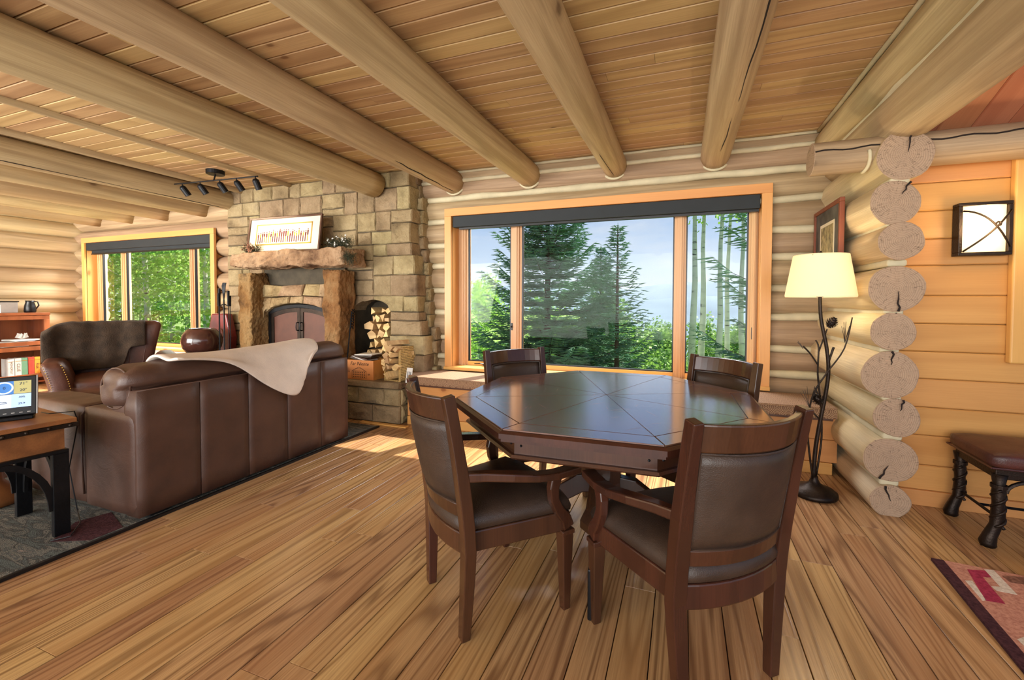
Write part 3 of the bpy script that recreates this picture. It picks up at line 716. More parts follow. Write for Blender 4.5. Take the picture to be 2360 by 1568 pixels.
# ------------------------------------------------------------------ window bench
s = thing('window_bench', (0, 0, 0), label='long built-in pine bench under the large window', cat='bench')
for z0, z1 in ((.092, .265), (.268, .44)):
    h = z1 - z0; bm = B(); prism(bm, [(.02, z0), (.02, z1), (.004, z1), (0, z1 - .004), (0, z0 + .004), (.004, z0)], 'x', -2.78, 1.12)
    for v in bm.verts: v.co.y += 3.745
    obj('front_board', bm, 'pine', s)
obj('plinth', bx(-2.78, 1.09, 3.735, 3.765, 0, .09), 'pine', s, bev=.004)
obj('seat_board', bx(-2.80, 1.08, 3.70, 4.2, .425, .445), 'frame', s, bev=.004)
c = thing('bench_cushion', (-.8, 3.93, .446), label='long thin brown cushion woven with ring motifs on the window bench', cat='cushion')
bm = B(); prof = []
x0, x1, y0, y1 = -2.02, 1.90, -.25, .235
out = [(x1, y0), (x1, y1), (x0 + .1, y1)] + [(x0 + .30 - .36 * math.sin(a), -.01 + .245 * math.cos(a)) for a in [PI * k / 12 for k in range(1, 12)]] + [(x0 + .33, y0)]
prism(bm, out, 'z', 0, .085); 
obj('pad', bm, 'cushion', c, bev=.02, seg=3)
for z in (.012, .073): obj('piping', tube(B(), [(p[0], p[1], z) for p in out[3:]] + [], .006, 6), 'cushion', c) if False else obj('piping', tube(B(), [(p[0] - (.002 if p[0] < x0 + .2 else 0), p[1] - .001, z) for p in out[3:]] + [(x1 - .01, y0 - .001, z)], .006, 6), 'cushion', c)

# ------------------------------------------------------------------ stone chimney
CH = thing('stone_fireplace', (0, 0, 0), label='tall tan stone fireplace with rough mantel and arched doors', cat='fireplace')
FY = 3.985
def xr(z): return -2.905 + .215 * max(0, (2.3 - z) / 1.85) ** 1.2 + .025 * math.sin(z * 9)
core = B()
prism(core, [(-5.88, 0), (-5.88, 2.8), (-2.96, 2.8), (-2.93, 2.0), (-2.82, 1.2), (-2.76, .45), (-2.76, 0), (-3.19, 0), (-3.19, 1.2), (-3.26, 1.29), (-3.38, 1.335), (-3.55, 1.335), (-3.66, 1.3), (-3.725, 1.24), (-3.725, 0), (-3.95, 0), (-3.95, 1.2), (-4.25, 1.3), (-4.48, 1.33), (-4.75, 1.3), (-5.02, 1.2), (-5.02, 0)], 'y', FY + .012, 4.3)
obj('mortar_core', core, 'mortar', CH)
obj('niche_back', bx(-5.1, -3.1, 4.28, 4.34, 0, 1.6), 'mortar', CH)
rs = random.Random(21)
def stone_face(poly, yf, yb, mat='stone', name='stone', parent=None, rough=.012, lab=None):
    """dressed block: polygon in x,z; front at yf with chamfered arris and an uneven face"""
    n = len(poly); cx_ = sum(p[0] for p in poly) / n; cz_ = sum(p[1] for p in poly) / n
    bm = B(); bk = [bm.verts.new((p[0] - cx_, yb - yf, p[1] - cz_)) for p in poly]
    e = [bm.verts.new((p[0] - cx_ + rs.uniform(-.003, .003), .014, p[1] - cz_ + rs.uniform(-.003, .003))) for p in poly]
    ins = []
    for p in poly:
        dx, dz = p[0] - cx_, p[1] - cz_; L_ = math.hypot(dx, dz); k = max(.3, 1 - .009 / L_ * 1.4)
        ins.append(bm.verts.new((dx * k, rs.uniform(-.006, .004), dz * k)))
    mid = []
    for p in poly: mid.append(bm.verts.new(((p[0] - cx_) * .5 + rs.uniform(-.02, .02), rs.uniform(-rough, .004), (p[1] - cz_) * .5 + rs.uniform(-.015, .015))))
    for a, b_ in ((bk, e), (e, ins), (ins, mid)):
        for k in range(n): bm.faces.new((a[k], a[(k + 1) % n], b_[(k + 1) % n], b_[k]))
    bm.faces.new(mid)
    return obj(name, bm, mat, parent or CH, loc=(cx_, yf, cz_), label=lab)
def block(xa, xb, za, zb, yf, yb, **k):
    g = .0018; j = .004
    poly = [(xa + g, za + g + rs.uniform(0, j)), ((xa + xb) / 2, za + g + rs.uniform(-.001, j)), (xb - g, za + g + rs.uniform(0, j)), (xb - g - rs.uniform(0, j), (za + zb) / 2), (xb - g, zb - g - rs.uniform(0, j)), ((xa + xb) / 2, zb - g - rs.uniform(-.001, j)), (xa + g, zb - g - rs.uniform(0, j)), (xa + g + rs.uniform(0, j), (za + zb) / 2)]
    return stone_face(poly, yf, yb, **k)
def ashlar(xa, xb, za, zb, right=False, top_free=True):
    w, h = xb - xa, zb - za
    big = w > .46 or h > .27 or w * h > .075 + rs.random() * .05
    if big and (w > .24 or h > .2):
        if w / max(h, .01) > rs.uniform(1.25, 2.0) or h < .17:
            m_ = xa + w * rs.uniform(.32, .68); ashlar(xa, m_, za, zb, False); ashlar(m_, xb, za, zb, right)
        else:
            m_ = za + h * rs.uniform(.32, .68); ashlar(xa, xb, za, m_, right); ashlar(xa, xb, m_, zb, right)
        return
    yf = FY - rs.uniform(0, .02)
    if right: block(xa, xr((za + zb) / 2) + rs.uniform(-.008, .012), za, zb, yf - .014, 4.27)
    else: block(xa, xb, za, zb, yf, FY + .06)
for xa, xb, za, zb, rt in ((-5.86, -2.905, 2.62, 2.80, True), (-5.86, -4.2, 2.2, 2.62, False), (-4.2, -2.905, 1.98, 2.62, True), (-5.86, -4.2, 1.38, 2.2, False), (-4.2, -2.88, 1.38, 1.98, True), (-5.86, -5.05, .45, 1.38, False), (-3.95, -3.73, .45, 1.2, False), (-3.185, -2.80, .45, 1.2, True), (-3.0, -2.82, 1.2, 1.38, True)):
    ashlar(xa, xb, za, zb, rt)
arch = [(-3.73, 1.20), (-3.70, 1.26), (-3.63, 1.31), (-3.53, 1.338), (-3.42, 1.34)]
stone_face([(-3.95, 1.2)] + arch + [(-3.42, 1.38), (-3.95, 1.38)], FY - .01, FY + .2, rough=.003)
arch = [(-3.42, 1.34), (-3.32, 1.325), (-3.23, 1.275), (-3.185, 1.20)]
stone_face(arch + [(-3.0, 1.2), (-3.0, 1.38), (-3.42, 1.38)], FY - .014, FY + .2, rough=.003)
# projecting corner stack above (right column steps forward near the ceiling)
# jagged quoins against the log wall
for i in range(16):
    z = .42 + i * .15; x = xr(z) - .01
    block(x - .02, x + rs.uniform(.03, .075), z, z + .15, 4.13 + rs.uniform(-.03, .03), 4.3)
# firebox lintel of two rough courses, arched below
def rock(bm_poly, yf, yb, mat, seed, amp=.02, name='stone', lab=None, cuts=5):
    pass
def roughbox(name, x0, x1, y0, y1, z0, z1, mat, amp, cuts=10, seed=0, lab=None, parent=CH, taper=0, r=.02):
    bm = B(); pillow(bm, x0, x1, y0, y1, z0, z1, r, (0, 0, 0), cuts)
    for v in bm.verts:
        q = v.co * 6 + Vector((seed, seed, 0))
        d = Vector((noise.noise(q), noise.noise(q + Vector((9, 0, 0))), noise.noise(q + Vector((0, 9, 0))))) * amp
        q2 = v.co * 30 + Vector((seed, 0, 0)); d += Vector((noise.noise(q2), noise.noise(q2 + Vector((9, 0, 0))), noise.noise(q2 + Vector((0, 9, 0))))) * amp * .5
        v.co += d
    return obj(name, bm, mat, parent, label=lab)
mant = roughbox('mantel', -5.21, -3.47, 3.55, 3.9, 1.715, 1.895, 'rough', .03, 44, 3, 'rough hewn stone mantel')
roughbox('pillar', -5.25, -5.03, 3.68, 3.93, .45, 1.66, 'rustic', .026, 34, 5, 'rough rust-toned stone pillar'); roughbox('pillar', -3.88, -3.64, 3.68, 3.93, .45, 1.67, 'rustic', .026, 34, 8, 'rough rust-toned stone pillar')
obj('gap_shade_sheet', bx(-5.12, -3.8, 3.93, 3.97, 1.5, 1.73), 'mortar', CH)  # dark sheet added to stand in for the shaded gap under the mantel
lint = [([(-5.10, 1.36), (-4.78, 1.37), (-4.70, 1.50), (-5.10, 1.53)]), ([(-4.78, 1.375), (-4.40, 1.38), (-4.35, 1.52), (-4.70, 1.505)]), ([(-4.39, 1.385), (-4.12, 1.37), (-4.1, 1.52), (-4.34, 1.525)]), ([(-4.115, 1.37), (-3.86, 1.36), (-3.86, 1.53), (-4.09, 1.52)]),
        ([(-5.10, 1.05), (-5.03, 1.05), (-5.02, 1.17), (-4.93, 1.22), (-4.90, 1.36), (-5.10, 1.355)]), ([(-4.925, 1.225), (-4.72, 1.275), (-4.62, 1.285), (-4.60, 1.37), (-4.895, 1.355)]), ([(-4.61, 1.288), (-4.48, 1.29), (-4.38, 1.285), (-4.37, 1.38), (-4.59, 1.37)]), ([(-4.37, 1.285), (-4.2, 1.265), (-4.08, 1.235), (-4.05, 1.365), (-4.36, 1.375)]), ([(-4.075, 1.232), (-3.98, 1.2), (-3.86, 1.15), (-3.86, 1.355), (-4.04, 1.36)])]
for k, poly in enumerate(lint): stone_face(poly, 3.86 - rs.uniform(0, .03), 4.0, 'rough', rough=.035)
# arched doors
def arch_z(x, top=1.275, side=1.19, c=-4.5, half=.53): return top - (top - side) * ((x - c) / half) ** 2
fr = B(); xs_ = [-5.02 + 1.07 * k / 16 for k in range(17)]
outer = [(x, arch_z(x)) for x in xs_]; inner = [(-5.02 + .04 + (1.07 - .08) * k / 16, arch_z(-5.02 + 1.07 * k / 16) - .04) for k in range(17)]
prism(fr, [(-5.02, .45)] + outer + [(-3.95, .45), (-3.99, .45)] + inner[::-1] + [(-4.98, .45)], 'y', 3.90, 3.97)
obj('firebox_frame', fr, 'iron', CH)
for a, b_, hx in ((-4.978, -4.489, -4.515), (-4.481, -3.992, -4.455)):
    pts = [(a + (b_ - a) * k / 8, arch_z(a + (b_ - a) * k / 8) - .045) for k in range(9)]
    d = obj('firebox_door', prism(B(), [(a, .46)] + pts + [(b_, .46)], 'y', 3.915, 3.94), 'doorm', CH, label='brown metal arched fireplace door')
    pts2 = [(a + .045 + (b_ - a - .09) * k / 8, arch_z(a + (b_ - a) * k / 8) - .095) for k in range(9)]
    rim = B(); prism(rim, [(a, .46)] + pts + [(b_, .46), (b_ - .045, .46)] + pts2[::-1] + [(a + .045, .46)], 'y', 3.905, 3.917); obj('door_rim', rim, 'bronze', d)
    obj('handle', tube(B(), [(hx, 3.905, .95), (hx, 3.875, .955), (hx, 3.87, 1.0), (hx, 3.875, 1.045), (hx, 3.905, 1.05)], .007, 7), 'iron', d)
# hearth
for k, (xa, xb) in enumerate([(-5.6, -5.0), (-5.0, -4.35), (-4.35, -3.7), (-3.7, -2.83)]):
    roughbox('hearth_slab', xa + .003, xb - .003, 3.665, 4.0 if xa > -3.8 or True else 3.9, .372, .448, 'stone', .006, 6, k + 30, 'thick hearth slab')
obj('mortar_core', bx(-5.6, -2.85, 3.72, 4.3, 0, .375), 'mortar', CH)
for z0, z1, cuts_ in ((.0, .19, (-5.6, -5.1, -4.7, -4.3, -3.9, -3.52, -3.2, -2.84)), (.19, .372, (-5.6, -5.2, -4.9, -4.5, -4.05, -3.75, -3.4, -3.05, -2.84))):
    for a, b_ in zip(cuts_, cuts_[1:]): block(a, b_, z0, z1, 3.69 - rs.uniform(0, .02), 3.8)
for z0, z1, cuts_ in ((.0, .2, (3.71, 3.86, 4.05)), (.2, .372, (3.71, 3.95, 4.15))):
    for a, b_ in zip(cuts_, cuts_[1:]):
        o = block(-(b_ - a) / 2, (b_ - a) / 2, z0, z1, 0, .06); o.rotation_euler = (0, 0, PI / 2); o.location = (-2.825 + rs.uniform(-.008, .008), (a + b_) / 2, o.location.z)
obj('light_patch_scar', disc(B(), (-3.0, 1.62), .045, .055, 10, 3.955), 'matboard', CH) if False else None

# firewood
def split_log(seed, L_=.3, r=.055):
    q = random.Random(seed); n = q.choice([3, 3, 4, 5]); bm = B(); a0 = q.uniform(0, 6)
    ang_ = sorted([a0 + 2 * PI * k / n + q.uniform(-.35, .35) for k in range(n)]); prof = [(r * q.uniform(.7, 1.15) * math.cos(a), r * q.uniform(.7, 1.15) * math.sin(a)) for a in ang_]
    m1 = [bm.verts.new((p[0], -L_ / 2, p[1])) for p in prof]; m2 = [bm.verts.new((p[0] * q.uniform(.85, 1.1), q.uniform(-.03, .03), p[1] * q.uniform(.85, 1.1))) for p in prof]; m3 = [bm.verts.new((p[0] * .95, L_ / 2, p[1] * .95)) for p in prof]
    for a, b_ in ((m1, m2), (m2, m3)):
        for k in range(n): bm.faces.new((a[k], a[(k + 1) % n], b_[(k + 1) % n], b_[k]))
    bm.faces.new(m1); bm.faces.new(m3); return bm
q = random.Random(77)
pile = [(-3.24, 1.21, .045), (-3.30, 1.13, .05), (-3.235, 1.11, .04), (-3.45, 1.20, .05), (-3.25, 1.02, .05), (-3.36, 1.03, .045), (-3.50, 1.03, .07), (-3.46, .92, .065), (-3.34, .94, .05), (-3.25, .93, .05), (-3.40, .82, .06), (-3.29, .84, .05), (-3.24, .76, .045), (-3.44, .72, .05), (-3.34, .73, .05), (-3.27, .67, .05), (-3.40, .62, .055), (-3.3, .57, .05), (-3.24, .5, .045), (-3.36, .51, .05), (-3.47, .51, .05), (-3.5, .62, .045), (-3.38, 1.12, .045), (-3.44, 1.11, .04), (-3.31, 1.21, .04), (-3.31, .76, .045), (-3.38, .91, .035), (-3.55, .51, .05), (-3.48, .8, .04), (-3.52, .7, .045)]
for k, (x, z, r) in enumerate(pile):
    o = obj('firewood_log', split_log(k + 5, .26, r), 'split', loc=(x, 4.12 + q.uniform(-.02, .02), z), rot=(0, 0, q.uniform(-.08, .08)))
    tag(o, 'split firewood stick in the pile inside the arched stone niche', 'firewood', 'firewood stacked in the stone niche')
# wicker log basket
bk = thing('log_basket', (-2.965, 3.87, .449), -.1, label='open-ended woven straw basket of firewood on the hearth corner', cat='basket')
weave = B(); q = random.Random(4)
for zi in range(20):
    z = .02 + zi * .0175; pts = []
    for k in range(23):
        y = -.12 + .24 * k / 22; pts.append((.105 + .004 * (1 if (k + zi) % 2 else -1), y, z + q.uniform(-.001, .001)))
    tube(weave, pts, .0088, 5)
obj('woven_side', weave, 'wicker', bk)
weave = B()
for zi in range(18):
    z = .02 + zi * .0175; tube(weave, [(-.105 + .004 * (1 if (k + zi) % 2 else -1), -.12 + .24 * k / 10, z) for k in range(11)], .0088, 4)
obj('woven_side', weave, 'wicker', bk)
rim = B()
tube(rim, [(.105, -.125, 0), (.105, -.125, .375)], .012, 6); tube(rim, [(-.105, -.125, 0), (-.105, -.125, .27)], .01, 6); tube(rim, [(-.105, -.125, .006), (.105, -.125, .006)], .01, 6); tube(rim, [(.105, .125, .0), (.105, .125, .365), (.105, -.125, .375)], .009, 6)
obj('braided_rim', rim, 'wicker', bk)
obj('basket_floor', bx(-.105, .105, -.12, .12, 0, .012), 'wicker', bk)
q = random.Random(9)
bpile = [(-.055, .06, .045), (.03, .055, .05), (-.06, .14, .04), (.0, .15, .035), (.055, .14, .04), (-.1, .2, .045), (-.03, .22, .045), (.04, .215, .04), (-.07, .28, .04), (.01, .285, .045), (.06, .28, .035), (-.05, .34, .045), (.03, .35, .04), (.07, .34, .035), (0, .4, .04), (-.09, .36, .03)]
for k, (x, z, r) in enumerate(bpile):
    a = -.1; X = -2.965 + x * math.cos(a); Y = 3.84 + x * math.sin(a)
    o = obj('firewood_log', split_log(k + 60, .3, r), 'split', loc=(X, Y + q.uniform(-.03, .02), .449 + z + .012), rot=(q.uniform(-.08, .08), q.uniform(0, 1), a + q.uniform(-.3, .3)))
    tag(o, 'pale split firewood stick piled in the straw basket', 'firewood', 'firewood in the straw basket')

# wooden crate
cr = thing('wooden_crate', (-3.41, 3.81, .449), 0, label='orange-brown wooden crate branded Far Niente on the hearth', cat='crate')
tag(cr, 'orange-brown stamped wooden crate full of magazines on the hearth')
obj('front_panel', bx(-.22, .22, -.115, -.1, 0, .215), 'crate', cr, bev=.002); obj('back_panel', bx(-.22, .22, .1, .115, 0, .215), 'crate', cr)
obj('side_panel', bx(.205, .22, -.1, .1, 0, .215), 'crate', cr); obj('side_panel', bx(-.22, -.205, -.1, .1, 0, .215), 'crate', cr); obj('base_panel', bx(-.205, .205, -.1, .1, 0, .012), 'crate', cr)
Rf = Matrix.Rotation(PI / 2, 4, 'X')
text('stamped_name', 'Far Niente', .058, 'crack', cr, Matrix.Translation((.03, -.1155, .175)) @ Rf, font_shear=.25)
st = B()  # stamped drawing of a gabled building with rows of windows
for a, b_, z0, z1 in ((-.075, .125, .012, .015), (-.075, -.072, .015, .095), (.122, .125, .015, .095), (-.075, .125, .093, .096), (-.03, .08, .12, .122)):
    box(st, a, b_, -.1160, -.1152, z0, z1)
for k in range(7):
    for j in range(3): box(st, -.06 + k * .026, -.048 + k * .026, -.1160, -.1152, .022 + j * .025, .036 + j * .025)
for s_ in (-1, 1):
    prism(st, [(.025 + s_ * .1, .094), (.025, .142), (.025, .137), (.025 + s_ * .092, .092)], 'y', -.1160, -.1152)
obj('stamped_drawing', st, 'dark', cr)
text('stamped_year', '19', .03, 'dark', cr, Matrix.Translation((-.12, -.1155, .08)) @ Rf); text('stamped_year', '09', .03, 'dark', cr, Matrix.Translation((.16, -.1155, .06)) @ Rf)
q = random.Random(2)
for k in range(7):
    bm = B(); w = .115; P_ = [(-w, -.085), (w, -.085), (w, .085), (-w, .085)]
    prism(bm, P_, 'z', -.004, .004)
    o = obj('magazine', bm, 'white' if k in (2, 6) else ('frame' if k % 2 else 'mortar'), loc=(-3.43 + .012 * k, 3.81, .655 + .011 * k), rot=(0, .28 - .05 * k, q.uniform(-.15, .15)))
    tag(o, ['lowest magazine in the fanned stack on the wooden crate', 'second magazine from the bottom of the stack on the crate', 'white magazine low in the stack on the wooden crate', 'middle magazine of the stack on the wooden crate', 'third magazine from the top of the stack on the crate', 'second magazine from the top of the stack on the crate', 'topmost white magazine of the stack on the wooden crate'][k], 'magazine', 'magazines in the wooden crate')

# framed print on the mantel
fp = thing('framed_print', (-4.53, 3.70, 1.90), (-.13, 0, .03), label='wide framed print of a row of people standing on the mantel', cat='picture')
W2, H2 = .565, .44
fr = B()
for a, b_, z0, z1 in ((-W2, W2, 0, .022), (-W2, W2, H2 - .022, H2), (-W2, -W2 + .022, .022, H2 - .022), (W2 - .022, W2, .022, H2 - .022)): box(fr, a, b_, -.012, .012, z0, z1)
obj('wood_frame', fr, 'frame', fp, bev=.002)
obj('mat_board', bx(-W2 + .02, W2 - .02, .0, .008, .02, H2 - .02), 'matboard', fp)
gb = B(); g0, g1, h0, h1 = -.44, .43, .095, .355
for a, b_, z0, z1 in ((g0, g1, h0, h0 + .014), (g0, g1, h1 - .014, h1), (g0, g0 + .014, h0, h1), (g1 - .014, g1, h0, h1)): box(gb, a, b_, -.003, .001, z0, z1)
obj('gold_fillet', gb, 'gold', fp)
obj('print_sheet', bx(g0 + .01, g1 - .01, -.001, .001, h0 + .01, h1 - .01), 'concrete' if False else 'matboard', fp)
fg = B(); fh = B(); q = random.Random(31)
for k in range(24):
    x = g0 + .04 + k * .0335; b0 = h0 + .03 + q.uniform(-.006, .006); t0 = b0 + q.uniform(.13, .165); lean = q.uniform(-.006, .006)
    tgt = fg if q.random() < .8 else fh
    for s_ in (-1, 1): prism(tgt, [(x + s_ * .0035 - .003, b0), (x + s_ * .0035 + .003, b0), (x + s_ * .003 + .004, b0 + .075), (x + s_ * .003 - .004, b0 + .075)], 'y', -.0022, -.001)
    tg2 = fg if q.random() < .55 else fh
    prism(tg2, [(x - .009, b0 + .072), (x + .009, b0 + .072), (x + .012 + lean, t0 - .025), (x - .011 + lean, t0 - .025)], 'y', -.0024, -.001)
    prism(fg, [(x + lean + .0065 * math.cos(a), t0 - .012 + .009 * math.sin(a)) for a in [2 * PI * j / 8 for j in range(8)]], 'y', -.0024, -.001)
obj('printed_figures', fg, 'print', fp, kind='stuff'); obj('printed_figures', fh, 'gold', fp, label='paler printed figures', kind='stuff')

# dried arrangements
def sprigs(root, n, rx, rz, seed, droop=0, mat='needle', ln=.09, name='dried_sprigs'):
    q = random.Random(seed); bm = B()
    for k in range(n):
        x, y, z = q.uniform(-rx, rx), q.uniform(-.05, .05), q.uniform(0, rz * .6)
        d = Vector((q.uniform(-1, 1), q.uniform(-.8, .5), q.uniform(-.2 - droop, 1))).normalized(); p = Vector((x, y, z)); e = p + d * ln * q.uniform(.5, 1.2)
        tube(bm, [p, (p + e) / 2 + Vector((0, 0, .008)), e], [.0016, .0013, .0008], 3)
        for j in range(5):
            c_ = p.lerp(e, .3 + j * .16); s_ = Vector((q.uniform(-1, 1), q.uniform(-1, 1), q.uniform(-1, 1))).normalized() * .016
            a_, b_ = c_ + s_, c_ + s_ * .5 + d.cross(s_).normalized() * .005
            bm.faces.new([bm.verts.new(c_), bm.verts.new(b_), bm.verts.new(a_)])
    return obj(name, bm, mat, root)
def berries(root, n, rx, rz, seed, mat='berry'):
    q = random.Random(seed); bm = B()
    for k in range(n):
        m = Matrix.Translation((q.uniform(-rx, rx), q.uniform(-.09, .02), q.uniform(.02, rz))); bmesh.ops.create_icosphere(bm, subdivisions=1, radius=q.uniform(.006, .012), matrix=m)
    return obj('dried_berries', bm, mat, root, kind='stuff')
a1 = thing('dried_arrangement', (-4.98, 3.68, 1.9), label='small dried bouquet of greens and an orange flower at the mantel left end', cat='dried flowers')
sprigs(a1, 150, .10, .1, 3); berries(a1, 26, .1, .09, 5)
bm = B()
for ring, (rr2, nn, tz) in enumerate(((.012, 6, .9), (.025, 9, .6), (.036, 12, .3))):
    for k in range(nn):
        a = 2 * PI * k / nn + ring * .4; c_ = Vector((rr2 * math.cos(a), -rr2 * .3, rr2 * math.sin(a))); t_ = c_ * 1.7 + Vector((0, -.018 * tz, 0)); w_ = Vector((-math.sin(a), 0, math.cos(a))) * .009
        bm.faces.new([bm.verts.new(c_ - w_), bm.verts.new(c_ + w_), bm.verts.new(t_ + w_ * .6), bm.verts.new(t_ - w_ * .6)])
o = obj('flower_head', bm, 'berry', a1, loc=(.06, -.07, .06))
a2 = thing('dried_arrangement', (-3.62, 3.68, 1.9), label='dark evergreen bouquet with white berries trailing off the mantel right end', cat='dried flowers')
sprigs(a2, 260, .14, .14, 8, 0); berries(a2, 30, .14, .14, 6, 'white')
t2 = sprigs(a2, 120, .05, .1, 12, 1.2, name='trailing_sprigs'); t2.location = (.17, -.06, -.13)

# fireplace tool set left of the fireplace
ts = thing('fireplace_tools', (-5.36, 3.58, .449), label='black iron fireplace tool set on a stand left of the hearth', cat='tool set')
obj('base', lathe(B(), [(.0, 0), (.1, 0), (.105, .012), (.03, .025), (.008, .04)], 18), 'iron', ts, smooth=True)
obj('pole', tube(B(), [(0, 0, .03), (0, 0, .88)], .008, 8), 'iron', ts); obj('hanger', tube(B(), [(-.08, 0, .8), (0, 0, .83), (.08, 0, .8)], .006, 6), 'iron', ts)
for k, (x, y) in enumerate(((-.08, 0), (.08, 0), (0, -.06), (.02, .06))):
    bm = tube(B(), [(x, y, .12), (x, y, .82)], .005, 6); tube(bm, [(x, y, .8), (x, y, 1.02 - .03 * k)], [.012, .014], 7)
    o = obj(['poker', 'shovel', 'brush', 'tongs'][k], bm, 'iron', ts)
    if k == 1: obj('blade', bx(x - .045, x + .045, y - .01, y + .01, .02, .14), 'iron', o)
    if k == 2: obj('bristles', lathe(B(), [(.02, .13), (.04, .02), (.0, .02)], 10, (x, y, 0)), 'bark', o)
bm = B()
for k in range(5):
    a = -.6 + .3 * k; tube(bm, [(0, 0, .88), (.02 * math.sin(a), 0, .95), (.05 * math.sin(a), 0, 1.05), (.045 * math.sin(a) + .015, 0, 1.09)], .006, 5)
obj('antler_top', bm, 'iron', ts)
pk = thing('fire_poker', (-3.60, 3.72, .449), label='black twisted iron poker leaning beside the right stone pillar', cat='poker')
bm = B(); tube(bm, [(0, 0, 0), (.0, .1, .75)], .007, 6); obj('shaft', bm, 'iron', pk)
bm = B()
for s_ in (0, PI): tube(bm, [(.014 * math.cos(k * .9 + s_), .1 + k * .001 + .014 * math.sin(k * .9 + s_), .55 + k * .009) for k in range(26)], .006, 5)
obj('twisted_grip', bm, 'iron', pk)

# ------------------------------------------------------------------ pots by the left window
v = obj('glazed_jar', lathe(B(), [(.0, 0), (.09, 0), (.15, .03), (.195, .1), (.21, .18), (.195, .26), (.155, .32), (.14, .335), (.133, .33), (.145, .31), (.17, .27), (.0, .2)], 36), 'glaze', smooth=True, loc=(-5.64, 3.5, .635))
tag(v, 'large round dark brown glazed jar between armchair and fireplace', 'jar')
v = thing('slab_vase', (-5.82, 3.86, .545), .15, label='tall flat red ceramic vase with a ring motif behind the round jar', cat='vase')
obj('body', prism(B(), [(-.17, 0), (.17, 0), (.19, .3), (.12, .6), (-.12, .6), (-.19, .3)], 'y', -.05, .05), 'red', v, bev=.02, seg=3)
obj('ring_motif', tube(B(), [(.02 + .06 * math.cos(a), -.052, .33 + .07 * math.sin(a)) for a in [2 * PI * k / 16 for k in range(17)]], .008, 6), 'berry', v)
# left window bench that carries them
s = thing('window_bench', (0, 0, 0), label='built-in bench under the left window behind the armchair', cat='bench')
obj('front_board', bx(-9.9, -5.5, 3.745, 3.765, .0, .44), 'pine', s); obj('seat_board', bx(-9.9, -5.5, 3.70, 4.2, .425, .445), 'trimx', s)
s = obj('bench_cushion', pillow(B(), -9.8, -5.75, 3.70, 4.17, .446, .54, .03, (0, 0, .01)), 'cushion', smooth=True); tag(s, 'long woven cushion on the bench under the left window', 'cushion')
ot = thing('jar_stand', (-5.64, 3.5, 0), label='low dark wooden stand under the round brown jar', cat='stand')
obj('top', lathe(B(), [(0, .59), (.18, .59), (.19, .61), (.18, .633), (0, .633)], 24), 'frame', ot, smooth=False)
for k in range(4):
    a = PI / 4 + k * PI / 2; obj('leg', tube(B(), [(.15 * math.cos(a), .15 * math.sin(a), 0), (.14 * math.cos(a), .14 * math.sin(a), .59)], [.018, .026], 8), 'frame', ot)

lf_ = thing('leaflet', (-2.765, 3.735, .446), (-.12, .1, .5), label='folded white leaflet with black stripes by the left end of the bench cushion', cat='paper')
obj('sheet', box(bx(-.03, .03, -.0015, .0015, 0, .16), -.03, .03, .006, .009, 0, .155), 'white', lf_)
st = B()
for k in range(3): box(st, -.02 + k * .015, -.012 + k * .015, -.0022, -.0015, .03, .12)
obj('printed_stripes', st, 'black', lf_, kind='stuff')
# ------------------------------------------------------------------ sofa
so = thing('sofa', (-3.0, 1.5, 0), label='brown leather sofa seen from behind with a cream throw over it', cat='sofa')
L_ = 1.635
seams = [.005, .345, .67, .99, 1.32, 1.633]
for a, b_ in zip(seams, seams[1:]):
    bm = B(); pillow(bm, -.13, .0, a + .001, b_ - .001, .03, .785, .007, (.002, 0, 0), 5)
    for v in bm.verts: v.co.x -= .10 * max(0, (v.co.z - .4) / .4) * 0 
    obj('back_panel', bm, 'sofa', so, smooth=True)
obj('top_seam', tube(B(), [(-.012, .01, .782), (-.012, L_ - .01, .782)], .006, 6), 'sofa', so, smooth=True)
bm = B(); prism(bm, [(-.30, .55), (-.12, .55), (-.10, .78), (-.22, .78)], 'y', .01, L_ - .01); obj('back_frame', bm, 'sofa', so, bev=.02, seg=3, smooth=True)
for y0 in (0, L_ - .25):
    bm = B(); pillow(bm, -.54, -.012, y0, y0 + .25, .03, .655, .025, (0, .003, .002), 8, .003, 3); obj('arm_panel', bm, 'sofa', so, smooth=True)
    bm = B(); pillow(bm, -1.32, -.535, y0 - .0, y0 + .25, .03, .655, .03, (0, .005, .004), 8, .004, 7); obj('arm_panel', bm, 'sofa', so, smooth=True)
obj('arm_seam', tube(B(), [(-.537, .0, .1), (-.537, -.006, .3), (-.537, -.004, .6), (-.537, .03, .648), (-.537, .2, .655)], .006, 6), 'sofa', so, smooth=True)
bm = B(); pillow(bm, -1.22, -.1, .2, L_ - .2, .12, .34, .03); obj('seat_base', bm, 'sofa', so, smooth=True)
for k in range(2):
    a = .255 + k * .565; bm = B(); pillow(bm, -1.26, -.3, a, a + .56, .33, .50, .05, (0, 0, .02), 8, .004, k); obj('seat_cushion', bm, 'sofa', so, smooth=True)
bm = B(); pillow(bm, -.36, -.075, -.025, 1.68, .66, .915, .085, (.01, 0, .012), 16, .012, 11)
for v in bm.verts: v.co.z += .012 * math.sin(v.co.y * 5); v.co.x += -.03 * (v.co.z - .7) + (.035 if v.co.z > .8 else 0)
obj('back_bolster', bm, 'sofa', so, smooth=True)
for y0 in (.012, 1.62): obj('piping', tube(B(), [(-.215 + .145 * math.cos(a) + .02 * math.sin(a), y0, .787 + .125 * math.sin(a)) for a in [2 * PI * k / 20 for k in range(21)]], .006, 6), 'sofa', so, smooth=True)
